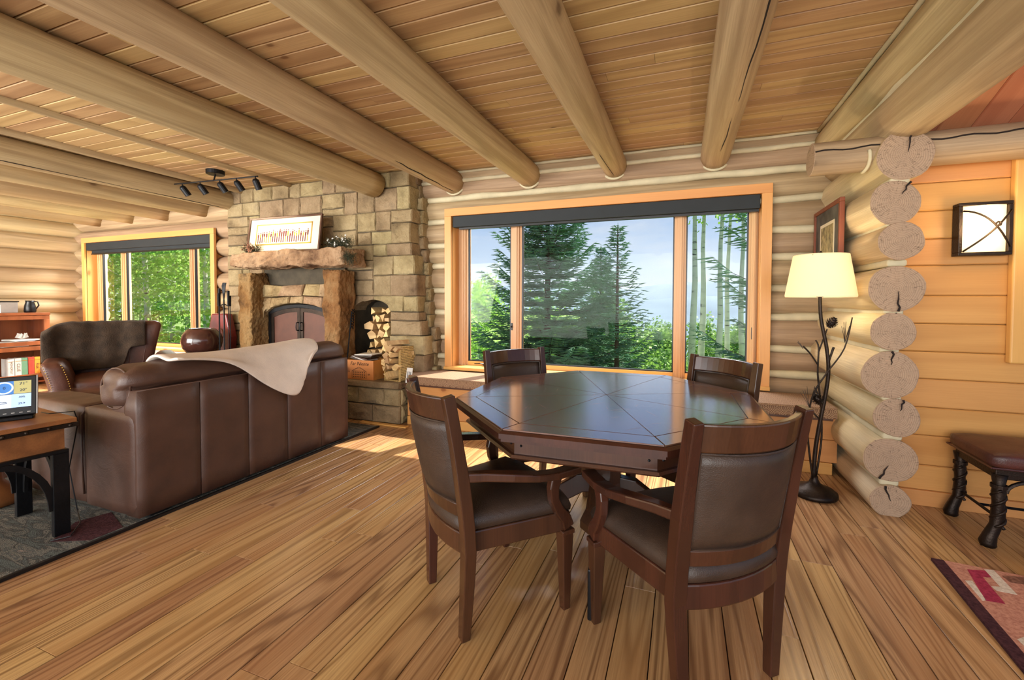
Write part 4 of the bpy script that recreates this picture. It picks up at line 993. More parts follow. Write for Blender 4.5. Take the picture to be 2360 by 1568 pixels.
for x, y in ((-.07, .12), (-.07, 1.5), (-1.2, .12), (-1.2, 1.5)):
    obj('foot', lathe(B(), [(.0, 0), (.03, 0), (.04, .08), (0, .08)], 10, (x, y, 0)) if False else prism(B(), [(x - .05, y - .05), (x + .05, y - .05), (x + .05, y + .05), (x - .05, y + .05)], 'z', 0, .04), 'black', so, bev=.006)
# cream throw over the bolster
bl = B()
top = [(1.70, .955), (1.86, .952), (1.98, .948), (2.12, .945), (2.25, .945), (2.40, .950), (2.54, .958), (2.68, .975), (2.80, .985), (2.88, .965)]
low = [(1.70, .945), (1.86, .925), (1.99, .90), (2.11, .83), (2.24, .715), (2.37, .62), (2.50, .548), (2.57, .55), (2.62, .66), (2.70, .86)]
grid = []
for k in range(len(top)):
    yt, zt_ = top[k]; yl, zl = low[k]; col_ = []
    # start in front of the bolster, over its crest, then down its back and the sofa back
    path = [Vector((-3.33, yt, zt_ - .10)), Vector((-3.25, yt, zt_ - .01)), Vector((-3.17, yt, zt_ + .004)), Vector((-3.07, (yt * .8 + yl * .2), min(zt_ - .005, .925))), Vector((-3.015, yt * .6 + yl * .4, max(zl, min(.87, zt_ * .6 + zl * .4)))), Vector((-2.985, yt * .35 + yl * .65, max(zl, zt_ * .35 + zl * .65))), Vector((-2.978, yt * .15 + yl * .85, zt_ * .15 + zl * .85)), Vector((-2.975, yl, zl))]
    for j in range(len(path)):
        p = path[j]; p = p + Vector((.007 * math.sin(k * 1.7 + j * .5) if j > 3 else 0, 0, .006 * math.sin(k * 1.3 + j) if j < 4 else 0)); 
        if p.x > -2.99 and j > 4: p.x = max(p.x, -2.983)
        col_.append(bl.verts.new(p))
    grid.append(col_)
for k in range(len(grid) - 1):
    for j in range(len(grid[0]) - 1): bl.faces.new((grid[k][j], grid[k + 1][j], grid[k + 1][j + 1], grid[k][j + 1]))
bo = obj('throw_blanket', bl, 'blanket', smooth=True); tag(bo, 'cream fleece throw hanging in a point over the sofa back', 'blanket')
md = bo.modifiers.new('sub', 'SUBSURF'); md.levels = 2; md.render_levels = 2
md = bo.modifiers.new('thick', 'SOLIDIFY'); md.thickness = .014; md.offset = 1

# ------------------------------------------------------------------ coffee table with a book
ct = thing('coffee_table', (-5.05, 2.15, 0), .0, label='low dark distressed wood coffee table between sofa and armchair', cat='coffee table')
obj('top', bx(-.62, .45, -.72, .55, .41, .46), 'table', ct, bev=.01); obj('apron', bx(-.54, .37, -.64, .47, .32, .41), 'table', ct)
for x, y in ((-.5, -.6), (.33, -.6), (-.5, .43), (.33, .43)): obj('leg', bx(x - .05, x + .05, y - .05, y + .05, 0, .32), 'table', ct, bev=.006)
bkk = thing('book', (-5.35, 1.95, .462), .5, label='thin pale book lying on the coffee table', cat='book')
obj('cover', box(bx(-.13, .13, -.1, .1, 0, .004), -.13, .13, -.1, .1, .022, .026), 'frame', bkk); obj('pages', bx(-.125, .128, -.095, .095, .004, .022), 'white', bkk)

# ------------------------------------------------------------------ leather armchair with a throw
ac = thing('armchair', (-5.885, 2.765, 0), math.atan2(-.41, .91) + PI / 2 * 0 - PI / 2 + PI, label='wide brown leather armchair with nailhead arms facing the sofa', cat='armchair')
ac.rotation_euler = (0, 0, math.atan2(-.41, .91) + PI / 2)   # local -y faces the camera
ac.scale = (.88, .9, 1)
obj('base', pillow(B(), -.40, .40, -.42, .36, .12, .36, .03), 'armch', ac, smooth=True)
obj('seat_cushion', pillow(B(), -.36, .36, -.46, .22, .35, .53, .06, (0, .01, .025), 8, .004), 'armch', ac, smooth=True)
bm = B(); pillow(bm, -.36, .36, .16, .36, .34, 1.06, .06, (0, .02, 0), 12)
for v in bm.verts:
    t = max(0, (v.co.z - .5) / .56); v.co.x *= 1 + .32 * t ** 1.2; v.co.y += .13 * t + .10 * -abs(v.co.x / .45) ** 2 * t; v.co.z += .03 * t * (abs(v.co.x) / .45) - .02 * t * abs(v.co.x / .5) ** 3
obj('winged_back', bm, 'armch', ac, smooth=True)
for k in range(5):
    x = -.26 + k * .13; bm = B(); tube(bm, [(x * (1 + .3 * t), .155 + .11 * t - .07 * (x / .45) ** 2 * t - .0, .55 + .48 * t) for t in [j / 8 for j in range(9)]], .005, 5); obj('channel_seam', bm, 'armch', ac)
for s_ in (-1, 1):
    bm = B(); pillow(bm, s_ * .41 - .10, s_ * .41 + .10, -.50, .3, .12, .72, .07, (0, .01, 0), 9)
    for v in bm.verts:
        t = max(0, (v.co.z - .3) / .42); v.co.x += s_ * .09 * t ** 2
    o = obj('arm', bm, 'armch', ac, smooth=True)
    nb = B()
    for side_ in (-1, 1):
        for j in range(24):
            z = .16 + j * .023; t = max(0, (z - .3) / .42); x = s_ * .41 + side_ * .068 + s_ * .09 * t ** 2
            bmesh.ops.create_icosphere(nb, subdivisions=1, radius=.006, matrix=Matrix.Translation((x, -.503, z)))
    obj('nailheads', nb, 'gold', o, kind='stuff')
for x, y in ((-.35, -.38), (.35, -.38), (-.35, .3), (.35, .3)): obj('foot', tube(B(), [(x, y, 0), (x, y, .13)], [.02, .035], 10), 'frame', ac)
# throw blanket draped over its back
th = B(); nx, nz = 22, 14; g = []
for i in range(nx + 1):
    u = i / nx; x = -.60 + .90 * u; col_ = []
    for j in range(nz + 1):
        w = j / nz   # 0 = bottom in front, .75 = crest, 1 = behind
        drop = .50 if .12 < u < .8 else .30
        zc = 1.075 - .10 * max(0, (.22 - u) / .22) ** 1.5 - .01
        if w < .78: z = zc - (1 - w / .78) * drop * (1 - .25 * max(0, u - .6)); y = .10 + .13 * (z - .5) / .56 - .09 * (x / .5) ** 2 * (z - .5) / .56 - .012
        else: z = zc + .012 * math.sin((w - .78) / .22 * PI) - .1 * (w - .9 if w > .9 else 0); y = .24 - .09 * (x / .5) ** 2 + (w - .78) / .22 * .24
        if u < .12: y -= .03; z += .0
        y += .012 * math.sin(x * 26) + .01 * noise.noise(Vector((x * 9, z * 9, 2)))
        z += .006 * math.sin(x * 48) * (1 if w > .6 else .2)
        col_.append(th.verts.new((x, y, z)))
    g.append(col_)
for i in range(nx):
    for j in range(nz): th.faces.new((g[i][j], g[i + 1][j], g[i + 1][j + 1], g[i][j + 1]))
to = obj('throw_blanket', th, 'throw', smooth=True, loc=ac.location, rot=tuple(ac.rotation_euler)); to.scale = ac.scale; tag(to, 'dark brown quilted throw draped over the armchair back', 'blanket')
md = to.modifiers.new('thick', 'SOLIDIFY'); md.thickness = .02; md.offset = 0
md = to.modifiers.new('sub', 'SUBSURF'); md.levels = 1; md.render_levels = 1

# ------------------------------------------------------------------ glass-fronted bookcase
bc = thing('bookcase', (-9.62, 3.0, 0), label='brown barrister bookcase with glass doors against the left log wall', cat='bookcase')
# local x: depth towards the room (+), y along the wall
Wd, x0, x1 = .64, -.2, .2
obj('top_board', bx(x0 - .01, x1 + .03, -Wd - .02, Wd, 1.08, 1.12), 'cabinet', bc, bev=.004)
for y in (-Wd, Wd - .03): obj('side_panel', bx(x0, x1, y, y + .03, 0, 1.08), 'cabinet', bc)
obj('back_panel', bx(x0 - .01, x0, -Wd, Wd, 0, 1.08), 'cabinet', bc)
for z in (.04, .585, .14): obj('shelf', bx(x0, x1 - .01, -Wd + .03, Wd - .03, z, z + .025), 'cabinet', bc)
for z0, z1 in ((.62, 1.075), (.12, .60)):
    for ya, yb in ((-Wd + .005, -.005), (.005, Wd - .005)):
        d = B()
        for a, b_, c0, c1 in ((ya, yb, z0, z0 + .06), (ya, yb, z1 - .06, z1), (ya, ya + .06, z0 + .06, z1 - .06), (yb - .06, yb, z0 + .06, z1 - .06)): box(d, x1 - .005, x1 + .02, a, b_, c0, c1)
        dd = obj('glass_door', d, 'cabinet', bc, bev=.003); obj('door_pane', bx(x1 + .003, x1 + .006, ya + .06, yb - .06, z0 + .06, z1 - .06), 'glass', dd)
books = [(3.20, .062, .265, (238, 236, 232), 'white book spine'), (3.268, .066, .27, (232, 230, 224), 'white book with dark lettering'), (3.335, .062, .27, (112, 168, 138), 'green book'), (3.402, .064, .275, (196, 78, 62), 'red book'), (3.468, .06, .27, (222, 150, 48), 'orange book')]
for k, (y, w, h, c_, lb) in enumerate(books):
    MT['bk%d' % k] = plain('book_cloth_%d' % k, c_, .6, var=.08)
    b_ = thing('book', (-9.52, y + w / 2, .166), label='tall %s upright in the lower bookcase compartment' % lb, cat='book', group='upright books in the bookcase')
    obj('cover', box(box(bx(-.1, .1, -w / 2 + .001, -w / 2 + .005, 0, h), -.1, .1, w / 2 - .005, w / 2 - .001, 0, h), .095, .1, -w / 2 + .005, w / 2 - .005, 0, h), 'bk%d' % k, b_)
    obj('pages', bx(-.098, .095, -w / 2 + .005, w / 2 - .005, .004, h - .006), 'white', b_)
    Rs = Matrix.Rotation(PI / 2, 4, 'Z') @ Matrix.Rotation(PI / 2, 4, 'X')
    if k in (0, 1, 4):
        text('spine_text', {0: 'MONOPOLY', 1: 'CLUE', 4: 'Risk'}[k], .032 if k == 0 else .05, 'dark', b_, Matrix.Translation((.1008, 0, .13)) @ Rs @ Matrix.Rotation(-PI / 2, 4, 'Z'), sx=1)
    obj('spine_band', bx(.1, .1012, -w / 2 + .004, w / 2 - .004, h - .045, h - .038), 'gold', b_)
for k in range(3):
    o = obj('paper_stack', bx(-.12, .14, -.14, .14, 0, .04 - .008 * k), 'white', loc=(-9.58 + .01 * k, 3.28 + .05 * k, .6105 + .041 * k), rot=.1 * k); tag(o, ['lowest and widest sheaf of white papers in the bookcase', 'middle sheaf of white papers in the bookcase', 'top sheaf of white papers in the bookcase'][k], 'papers')
bm = B(); q = random.Random(1)
for k in range(7):
    a = k * .9; bm.faces.new([bm.verts.new((0, 0, 0)), bm.verts.new((.07 * math.cos(a), .07 * math.sin(a), .02)), bm.verts.new((.05 * math.cos(a + .5), .05 * math.sin(a + .5), .09)), bm.verts.new((.01, .01, .06))])
o = obj('tissue', bm, 'white', loc=(-9.52, 3.38, .722)); tag(o, 'crumpled white tissue on the papers in the bookcase', 'tissue')
jg = thing('black_jug', (-9.6, 3.5, 1.121), label='small black stoneware jug on top of the bookcase', cat='jug')
obj('body', lathe(B(), [(0, 0), (.058, 0), (.066, .02), (.06, .1), (.045, .16), (.05, .185), (.044, .185), (.04, .15), (0, .14)], 24), 'black', jg, smooth=True)
obj('handle', tube(B(), [(0, .045, .17), (0, .085, .165), (0, .095, .11), (0, .06, .045)], .009, 7), 'black', jg, smooth=True)
bb = thing('storage_box', (-9.7, 2.95, 1.121), label='long pale grey box with a thin black lid on the bookcase', cat='box')
obj('body', bx(-.14, .12, -.42, .42, 0, .16), 'silver', bb, bev=.005); obj('lid', bx(-.15, .13, -.43, .43, .16, .178), 'black', bb, bev=.003)
cd = thing('pillar_candle', (-9.47, 3.12, 1.121), label='white pillar candle at the left end on top of the bookcase', cat='candle')
obj('wax', lathe(B(), [(0, 0), (.038, 0), (.038, .12), (.03, .115), (0, .112)], 20), 'white', cd, smooth=False); obj('wick', tube(B(), [(0, 0, .11), (.002, 0, .125)], .0015, 5), 'black', cd)

# ------------------------------------------------------------------ side table with weather display
dk = thing('side_table', (-3.26, 1.32, 0), math.radians(98), label='heavy wooden side table with black iron legs at the left edge', cat='side table')
dk.rotation_euler = (0, 0, math.radians(-5)); dk.location = (-3.205, 1.338, 0)
# local: corner at origin, table extends to -x and -y
obj('top', bx(-.62, 0, -.62, 0, .635, .66), 'desk', dk, bev=.004); obj('metal_edge', box(bx(-.625, .005, -.625, .005, .612, .634), -.6, -.02, -.6, -.02, .606, .612), 'bronze', dk, bev=.002)
nb = B()
for k in range(8): bmesh.ops.create_icosphere(nb, subdivisions=2, radius=.009, matrix=Matrix.Translation((.005, -.03 - k * .08, .624)))
for k in range(8): bmesh.ops.create_icosphere(nb, subdivisions=2, radius=.009, matrix=Matrix.Translation((-.03 - k * .08, -.625, .624)))
obj('nailheads', nb, 'bronze', dk, kind='stuff')
obj('apron', bx(-.58, -.04, -.58, -.04, .49, .606), 'desk', dk); obj('iron_band', bx(-.6, -.015, -.6, -.03, .472, .49), 'iron', dk, bev=.003)
for x in (-.04, -.56):
    for y in (-.06, -.56):
        bm = bx(x - .018, x + .018, y - .032, y + .032, .01, .472); box(bm, x - .024, x - .018, y - .02, y + .02, .01, .472); obj('leg', bm, 'iron', dk, bev=.003)
        obj('foot_plate', bx(x - .035, x + .035, y - .055, y + .055, .0, .012), 'iron', dk)
    for s_, y in ((-1, -.09), (1, -.53)):
        obj('arched_brace', sweep(B(), [(x, y + s_ * (-.0 + .2 * (1 - math.cos(a))), .16 + .30 * math.sin(a)) for a in [PI / 2 * k / 8 for k in range(9)]], (.03, .016), (1, 0, 0)), 'iron', dk)
for y in (-.06, -.56):
    for s_, x in ((-1, -.07), (1, -.53)):
        obj('arched_brace', sweep(B(), [(x + s_ * .2 * (1 - math.cos(a)), y, .16 + .30 * math.sin(a)) for a in [PI / 2 * k / 8 for k in range(9)]], (.03, .016), (0, 1, 0)), 'iron', dk)
# weather display: faces the camera
wd = thing('weather_display', (-3.47, 1.165, .6605), (0, 0, 0), label='black weather station display with coloured screen on the side table', cat='display')
wd.rotation_euler = (0, 0, math.radians(64))
# local: x to the right, -y towards the viewer, leaning back
tilt = Matrix.Rotation(math.radians(-12), 4, 'X')
def tb(*a, M_=Matrix.Translation((0, 0, .02)) @ tilt):
    bm = bx(*a); bmesh.ops.transform(bm, matrix=M_, verts=bm.verts); return bm
obj('housing', tb(-.14, .11, -.012, .014, 0, .215), 'black', wd, bev=.005); obj('side_trim', tb(.108, .113, -.013, .012, .0, .216), 'silver', wd)
obj('stand', bx(-.14, .1, -.035, .05, 0, .018), 'iron', wd, bev=.004)
Mx = Matrix.Translation((0, 0, .02)) @ tilt
tiles = [(-.125, -.03, .12, .19, (62, 120, 190)), (-.03, .028, .12, .19, (62, 120, 190)), (.028, .09, .12, .19, (176, 168, 110)), (-.125, -.045, .045, .118, (150, 190, 130)), (-.045, .02, .045, .118, (200, 212, 232)), (.02, .09, .045, .118, (176, 204, 236))]
for k, (a, b_, z0, z1, c_) in enumerate(tiles):
    MT['t%d' % k] = emit('screen_tile_%d' % k, c_, .55); obj('screen_tile', tb(a, b_, -.0135, -.012, z0, z1), 't%d' % k, wd)
MT['ringc'] = emit('screen_ring', (205, 222, 238), .6); MT['ink'] = emit('screen_ink', (26, 52, 84), .1)
bm = B(); tube(bm, [(-.005 + .03 * math.cos(a), -.0145, .155 + .03 * math.sin(a)) for a in [2 * PI * k / 24 for k in range(25)]], .004, 6); bmesh.ops.transform(bm, matrix=Mx, verts=bm.verts); obj('screen_dial', bm, 'ringc', wd)
for s_, x, z, sz in (('61°', -.085, .173, .024), ('60°', -.085, .137, .02), ('71°', .062, .173, .022), ('20°', .062, .138, .019), ('51°', -.09, .078, .024), ('0', -.005, .155, .02), ('.00%', .056, .1, .013), ('29.9', .056, .065, .014)):
    text('screen_digits', s_, sz, 'ink', wd, Mx @ Matrix.Translation((x, -.0142, z)) @ Rf)
bm = B(); tube(bm, [(-.03 + .035 * t, -.0142, .07 + .012 * math.sin(PI * t) + .004 * math.sin(9 * t)) for t in [k / 10 for k in range(11)]] + [(-.03, -.0142, .07)], .0012, 5); bmesh.ops.transform(bm, matrix=Mx, verts=bm.verts); obj('cloud_icon', bm, 'ink', wd)
bt = B()
for k in range(8): box(bt, -.12 + k * .028, -.108 + k * .028, -.0135, -.012, .014, .018)
bmesh.ops.transform(bt, matrix=Mx, verts=bt.verts); obj('buttons', bt, 'silver', wd)
cb = obj('display_cable', tube(B(), [(-3.5, 1.31, .668), (-3.42, 1.31, .667), (-3.37, 1.36, .668), (-3.36, 1.39, .667), (-3.37, 1.41, .60), (-3.5, 1.42, .3), (-3.45, 1.43, .05), (-3.3, 1.38, .022), (-3.16, 1.28, .02), (-3.2, 1.22, .02)], .003, 6), 'black'); tag(cb, 'thin black cable running from the display over the table edge', 'cable')
pd = thing('pedestal', (-4.15, 1.32, .0), label='brown flared wooden pedestal standing on the rug behind the side table', cat='pedestal')
obj('column', lathe(B(), [(0, .02), (.15, .02), (.15, .05), (.11, .1), (.055, .16), (.045, .3), (.06, .4), (.1, .44), (0, .44)], 24), 'cabinet', pd, smooth=True)

# ------------------------------------------------------------------ rugs
rg = obj('area_rug', bx(-7.2, -2.99, -.6, 3.54, 0.0, .014), 'rug', bev=.004); tag(rg, 'dark grey streaked area rug under the sofa', 'rug')
ob = obj('red_inlay', prism(B(), [(-3.2, 1.22), (-3.02, 1.30), (-3.02, 1.44), (-3.3, 1.52), (-3.35, 1.38)], 'z', .0141, .0155), 'maroon', rg)
obj('binding', sweep(B(), [(-2.99, -.6, .008), (-2.99, 3.54, .008)], (.02, .018)), 'black', rg)
rr = thing('pattern_rug', (0, 0, 0), label='salmon patterned rug with maroon border at the right corner', cat='rug')
def quadp(name, pts, mat, z0=.0, z1=.012): return obj(name, prism(B(), pts, 'z', z0, z1), mat, rr)
e0 = Vector((1.217, 2.672)); dL = (Vector((1.16, 1.951)) - e0).normalized(); dR = Vector((-dL.y, dL.x)); 
if dR.x < 0: dR = -dR
def rp_(u, v): p = e0 + dR * u + dL * v; return (p.x, p.y)
quadp('field', [rp_(.05, 0), rp_(1.5, 0), rp_(1.5, 2.4), rp_(.05, 2.4)], 'salmon'); quadp('border', [rp_(0, 0), rp_(.0495, 0), rp_(.0495, 2.4), rp_(0, 2.4)], 'maroon', 0, .0128)
Z_ = (.0121, .0133)
quadp('motif', [(1.332, 2.612), (1.413, 2.632), (1.409, 2.578), (1.366, 2.566), (1.339, 2.367), (1.272, 2.364)], 'magenta', *Z_)
quadp('motif', [(1.411, 2.641), (1.452, 2.651), (1.431, 2.459), (1.363, 2.462), (1.359, 2.493), (1.396, 2.502)], 'cream', .0122, .0136)
quadp('motif', [(1.270, 2.503), (1.301, 2.513), (1.275, 2.367), (1.258, 2.357)], 'cream', *Z_)
quadp('motif', [(1.46, 2.61), (1.60, 2.64), (1.60, 2.57), (1.462, 2.559)], 'brownp', *Z_)
quadp('motif', [(1.243, 2.129), (1.30, 2.17), (1.32, 2.06), (1.245, 2.071)], 'cream', *Z_)

# slate and threshold strip at the hearth foot
o = obj('threshold_strip', bx(-3.3, -2.7, 3.60, 3.655, 0, .012), 'trimx', bev=.003); tag(o, 'thin wooden strip on the floor along the stone hearth', 'floor strip')

# ------------------------------------------------------------------ track light
tl = thing('track_light', (-5.05, 3.3, 2.8), .06, label='black ceiling track light with five adjustable heads', cat='ceiling light')
obj('canopy', lathe(B(), [(0, -.045), (.085, -.045), (.09, -.04), (.09, 0), (0, 0)], 24), 'iron', tl); obj('stem', tube(B(), [(0, 0, -.045), (0, -.02, -.12)], .008, 6), 'iron', tl)
obj('rail', tube(B(), [(-.6, -.03, -.118), (.62, -.0, -.112)], .008, 8), 'iron', tl)
HX = (-.50, -.22, .08, .33, .60)
for k, x in enumerate(HX):
    aim = Vector((.25, .45, -.8)).normalized() if k < 4 else Vector((.1, .35, -.9)).normalized()
    h = obj('lamp_head', tube(B(), [Vector((x, -.01, -.16)) - aim * .02, Vector((x, -.01, -.16)), Vector((x, -.01, -.16)) + aim * .10], [.02, .033, .033], 14, True), 'iron', tl, smooth=False)
    obj('swivel', tube(B(), [(x, -.015, -.112), (x, -.01, -.17)], .006, 6), 'iron', h)
    light('track_spot', 'SPOT', (-5.05 + x + aim.x * .13, 3.29 + x * .06 + aim.y * .13, 2.64 + aim.z * .13), 10, (1, .82, .55), target=(-4.9 + .35 * x + .35, 3.95, 1.75), size=.03, spot_size=math.radians(75), spot_blend=.8)

# ------------------------------------------------------------------ octagonal table
tb_ = thing('game_table', (-.385, 2.24, 0), math.radians(2), label='large octagonal dark wood table in front of the window', cat='table')
def octa(R, off=PI / 8): return [(R * math.cos(off + k * PI / 4), R * math.sin(off + k * PI / 4)) for k in range(8)]
def ring8(prof, mat, name, parent=tb_, bev=0, cap=True):
    bm = B(); rings = [[bm.verts.new((x, y, z)) for x, y in octa(R)] for R, z in prof]
    for i in range(len(rings) - 1):
        for k in range(8): bm.faces.new((rings[i][k], rings[i][(k + 1) % 8], rings[i + 1][(k + 1) % 8], rings[i + 1][k]))
    if cap: bm.faces.new(rings[0]); bm.faces.new(rings[-1])
    return obj(name, bm, mat, parent, bev=bev)
R0 = .82
ring8([(R0 - .035, .772), (R0 - .012, .772), (R0 - .012, .782), (R0, .786), (R0, .806), (R0 - .012, .813), (R0 - .018, .8145)], 'chair', 'top_edge')
# inlaid top: eight wedges in the field and eight border pieces with fine joints
Ri = .70
def wedge(k, R1, R2, nm, gap=.0012):
    a0, a1 = PI / 8 + k * PI / 4, PI / 8 + (k + 1) * PI / 4; am = (a0 + a1) / 2; tg = Vector((-math.sin(am), math.cos(am)))
    P_ = [Vector((R1 * math.cos(a0), R1 * math.sin(a0))), Vector((R2 * math.cos(a0), R2 * math.sin(a0))), Vector((R2 * math.cos(a1), R2 * math.sin(a1))), Vector((R1 * math.cos(a1), R1 * math.sin(a1)))]
    if R1 < .01: P_ = P_[:3]
    c_ = sum(P_, Vector((0, 0))) / len(P_); P2 = [c_ + (p - c_) * (1 - gap * 2 / max(.05, (p - c_).length)) for p in P_]
    bm = B(); prism(bm, [(p.x, p.y) for p in P2], 'z', .8146, .8200); o = obj(nm, bm, 'table', tb_, bev=.0008, seg=1); return o
for k in range(8): wedge(k, Ri + .001, R0 - .02, 'border_piece')
for k in range(8): wedge(k, 0.0, Ri - .001, 'top_wedge')
q = random.Random(13); scr = B()
for k in range(70):  # shallow scratches and scuffs
    a, r = q.uniform(0, 2 * PI), .66 * math.sqrt(q.random()); p = Vector((r * math.cos(a), r * math.sin(a), .8201)); d = Vector((q.uniform(-1, 1), q.uniform(-1, 1), 0)).normalized() * q.uniform(.015, .06)
    w_ = Vector((-d.y, d.x, 0)).normalized() * .0006; scr.faces.new([scr.verts.new(p - d), scr.verts.new(p + w_), scr.verts.new(p + d), scr.verts.new(p - w_)])
obj('scuffs', scr, 'desk', tb_, kind='stuff')
ring8([(R0 - .09, .70), (R0 - .09, .772)], 'chair', 'apron')
ring8([(R0 - .115, .685), (R0 - .075, .685), (R0 - .068, .692), (R0 - .075, .702), (R0 - .09, .703)], 'chair', 'apron_molding')
for k in range(8):
    for s_ in (-1, 1):
        am = PI / 4 * k; Ra = (R0 - .09) * math.cos(PI / 8); p = (Ra * math.cos(am) - s_ * .25 * math.sin(am), Ra * math.sin(am) + s_ * .25 * math.cos(am), .737)
        bm = B(); bmesh.ops.create_icosphere(bm, subdivisions=1, radius=.006, matrix=Matrix.Translation(p)); obj('peg', bm, 'iron', tb_)
ring8([(.2, .66), (.2, .686)], 'chair', 'top_block')
ring8([(.125, .66), (.095, .5), (.085, .36), (.11, .2), (.14, .14), (.14, .10)], 'chair', 'pedestal')
for k in range(4):
    a = math.radians(275 + 90 * k) - math.radians(2); ca, sa = math.cos(a), math.sin(a)
    prof = [(.05, .34), (.14, .33), (.26, .25), (.38, .185), (.47, .19), (.54, .2)]
    bm = sweep(B(), [(r * ca, r * sa, z) for r, z in prof], [(.055, .10), (.055, .10), (.05, .09), (.05, .08), (.05, .07), (.05, .06)])
    lg = obj('leg', bm, 'chair', tb_, bev=.006); bm = B()
    c_, h_ = (.545, .02); 
    P_ = [Vector((.515 * ca + s1 * .024 * -sa + 0, .515 * sa + s1 * .024 * ca, 0)) for s1 in (-1, 1)] + [Vector((.57 * ca + s1 * .024 * -sa, .57 * sa + s1 * .024 * ca, 0)) for s1 in (1, -1)]
    prism(bm, [(p.x, p.y) for p in P_], 'z', 0, .215); obj('foot_block', bm, 'iron', lg, bev=.006)

# ------------------------------------------------------------------ dining chairs
def yb(z):  # y of the back posts at height z
    return -.02 if z < .0 else (-.008 * (1 - z / .36) ** 1.5 if z < .36 else -.088 * ((z - .36) / .61) ** 1.35)
def xb(z): return .220 + .012 * (z - .36) / .61 if z > .36 else .197 + .023 * z / .36
def arc(z, bow, n=10, inset=0, w=None):
    w = (w or xb(z)) - inset
    return [(w * (2 * k / n - 1), yb(z) - bow * (1 - (2 * k / n - 1) ** 2), z) for k in range(n + 1)]
def slab(z0, z1, bow0, bow1, t0, inset=.015, nz=1, n=12, puff=0):
    bm = B(); F, Bk = [], []
    for j in range(nz + 1):
        z = z0 + (z1 - z0) * j / nz; bow = bow0 + (bow1 - bow0) * j / nz; v = 2 * j / nz - 1; rf, rb2 = [], []
        for k, p in enumerate(arc(z, bow, n, inset)):
            u = 2 * k / n - 1; pf = puff * (1 - u ** 4) * (1 - v ** 4) if nz > 1 else 0
            rf.append(bm.verts.new((p[0], p[1] + t0 / 2 + pf, z))); rb2.append(bm.verts.new((p[0], p[1] - t0 / 2 - pf, z)))
        F.append(rf); Bk.append(rb2)
    for G in (F, Bk):
        for j in range(nz):
            for k in range(n): bm.faces.new((G[j][k], G[j][k + 1], G[j + 1][k + 1], G[j + 1][k]))
    for j in range(nz):
        for k in (0, n): bm.faces.new((F[j][k], F[j + 1][k], Bk[j + 1][k], Bk[j][k]))
    for j in (0, nz):
        for k in range(n): bm.faces.new((F[j][k], F[j][k + 1], Bk[j][k + 1], Bk[j][k]))
    return bm
def seat_outline(off=0, n=8):
    pts = []
    for k in range(n + 1): t = 2 * k / n - 1; pts.append((-(.285 + off) * t, .44 + off + .045 * (1 - t * t)))      # front, right to left
    for k in range(1, n): t = k / n; pts.append((-(.285 + off) + (.075) * t + .0, .44 + off - (.46 + off) * t))
    for k in range(n + 1): t = 2 * k / n - 1; pts.append(((.21 + off) * t, -.02 - off - .04 * (1 - t * t)))
    for k in range(1, n): t = k / n; pts.append(((.21 + off) + .075 * t, -.02 - off + (.46 + off) * t))
    return pts
ch = thing('dining_chair', (-.942, 1.545, 0), math.radians(-38.2), label='left front armchair at the table, seen from behind left', cat='chair', group='armchairs around the octagonal table')
for s_ in (-1, 1):
    zs_ = [0, .12, .25, .36, .45, .55, .65, .75, .85, .97]
    obj('rear_post', sweep(B(), [(s_ * xb(z), yb(z), z) for z in zs_], [(.042 + .012 * min(1, z / .3), .036 + .012 * min(1, z / .3)) if z < .7 else (.05 - .012 * (z - .7) / .27, .045) for z in zs_], (0, 1, 0)), 'chair', ch, bev=.004)
    bm = sweep(B(), [(s_ * .27, .425, 0), (s_ * .268, .425, .2), (s_ * .266, .425, .335)], [(.034, .034), (.046, .046), (.056, .056)], (0, 1, 0)); lg = obj('front_leg', bm, 'chair', ch, bev=.004)
    obj('leg_collar', bx(s_ * .266 - .032, s_ * .266 + .032, .393, .457, .33, .35), 'chair', lg, bev=.003)
    ar = obj('armrest', sweep(B(), [(s_ * .222, -.045, .655), (s_ * .25, .06, .648), (s_ * .282, .16, .636), (s_ * .298, .26, .618), (s_ * .296, .35, .606), (s_ * .280, .45, .600), (s_ * .276, .485, .600)], [(.034, .036), (.045, .034), (.055, .032), (.06, .03), (.06, .03), (.062, .03), (.062, .03)]), 'chair', ch, bev=.006)
    obj('arm_support', sweep(B(), [(s_ * .290, .36, .6), (s_ * .29, .345, .55), (s_ * .288, .350, .50), (s_ * .285, .375, .45), (s_ * .280, .415, .40), (s_ * .276, .43, .36)], [(.05, .036), (.044, .036), (.04, .036), (.042, .036), (.05, .036), (.055, .036)], (1, 0, 0)), 'chair', ar, bev=.005)
obj('crest_rail', slab(.868, .960, .068, .07, .028, .02, 2), 'chair', ch, bev=.006)
obj('lower_rail', slab(.485, .54, .045, .048, .028, .02), 'chair', ch, bev=.004)
obj('back_panel', slab(.542, .866, .048, .068, .024, .022, 8, puff=.014), 'chairl', ch, smooth=True)
pp = arc(.864, .068, 12, .03) + [(p[0], p[1], p[2]) for p in arc(.544, .048, 12, .03)[::-1]]
for d_ in (-1, 1): obj('piping', tube(B(), [(p[0], p[1] + d_ * .015, p[2]) for p in pp + pp[:1]], .004, 5), 'chairl', ch)
out_ = seat_outline(); bm = B(); lo = [bm.verts.new((x, y, .342)) for x, y in out_]; hi = [bm.verts.new((x, y, .425)) for x, y in out_]
n_ = len(out_)
for k in range(n_): bm.faces.new((lo[k], lo[(k + 1) % n_], hi[(k + 1) % n_], hi[k]))
bm.faces.new(lo); bm.faces.new(hi); obj('seat_frame', bm, 'chair', ch, bev=.006)
cu_ = B(); rings = []; cx0, cy0 = 0, .21
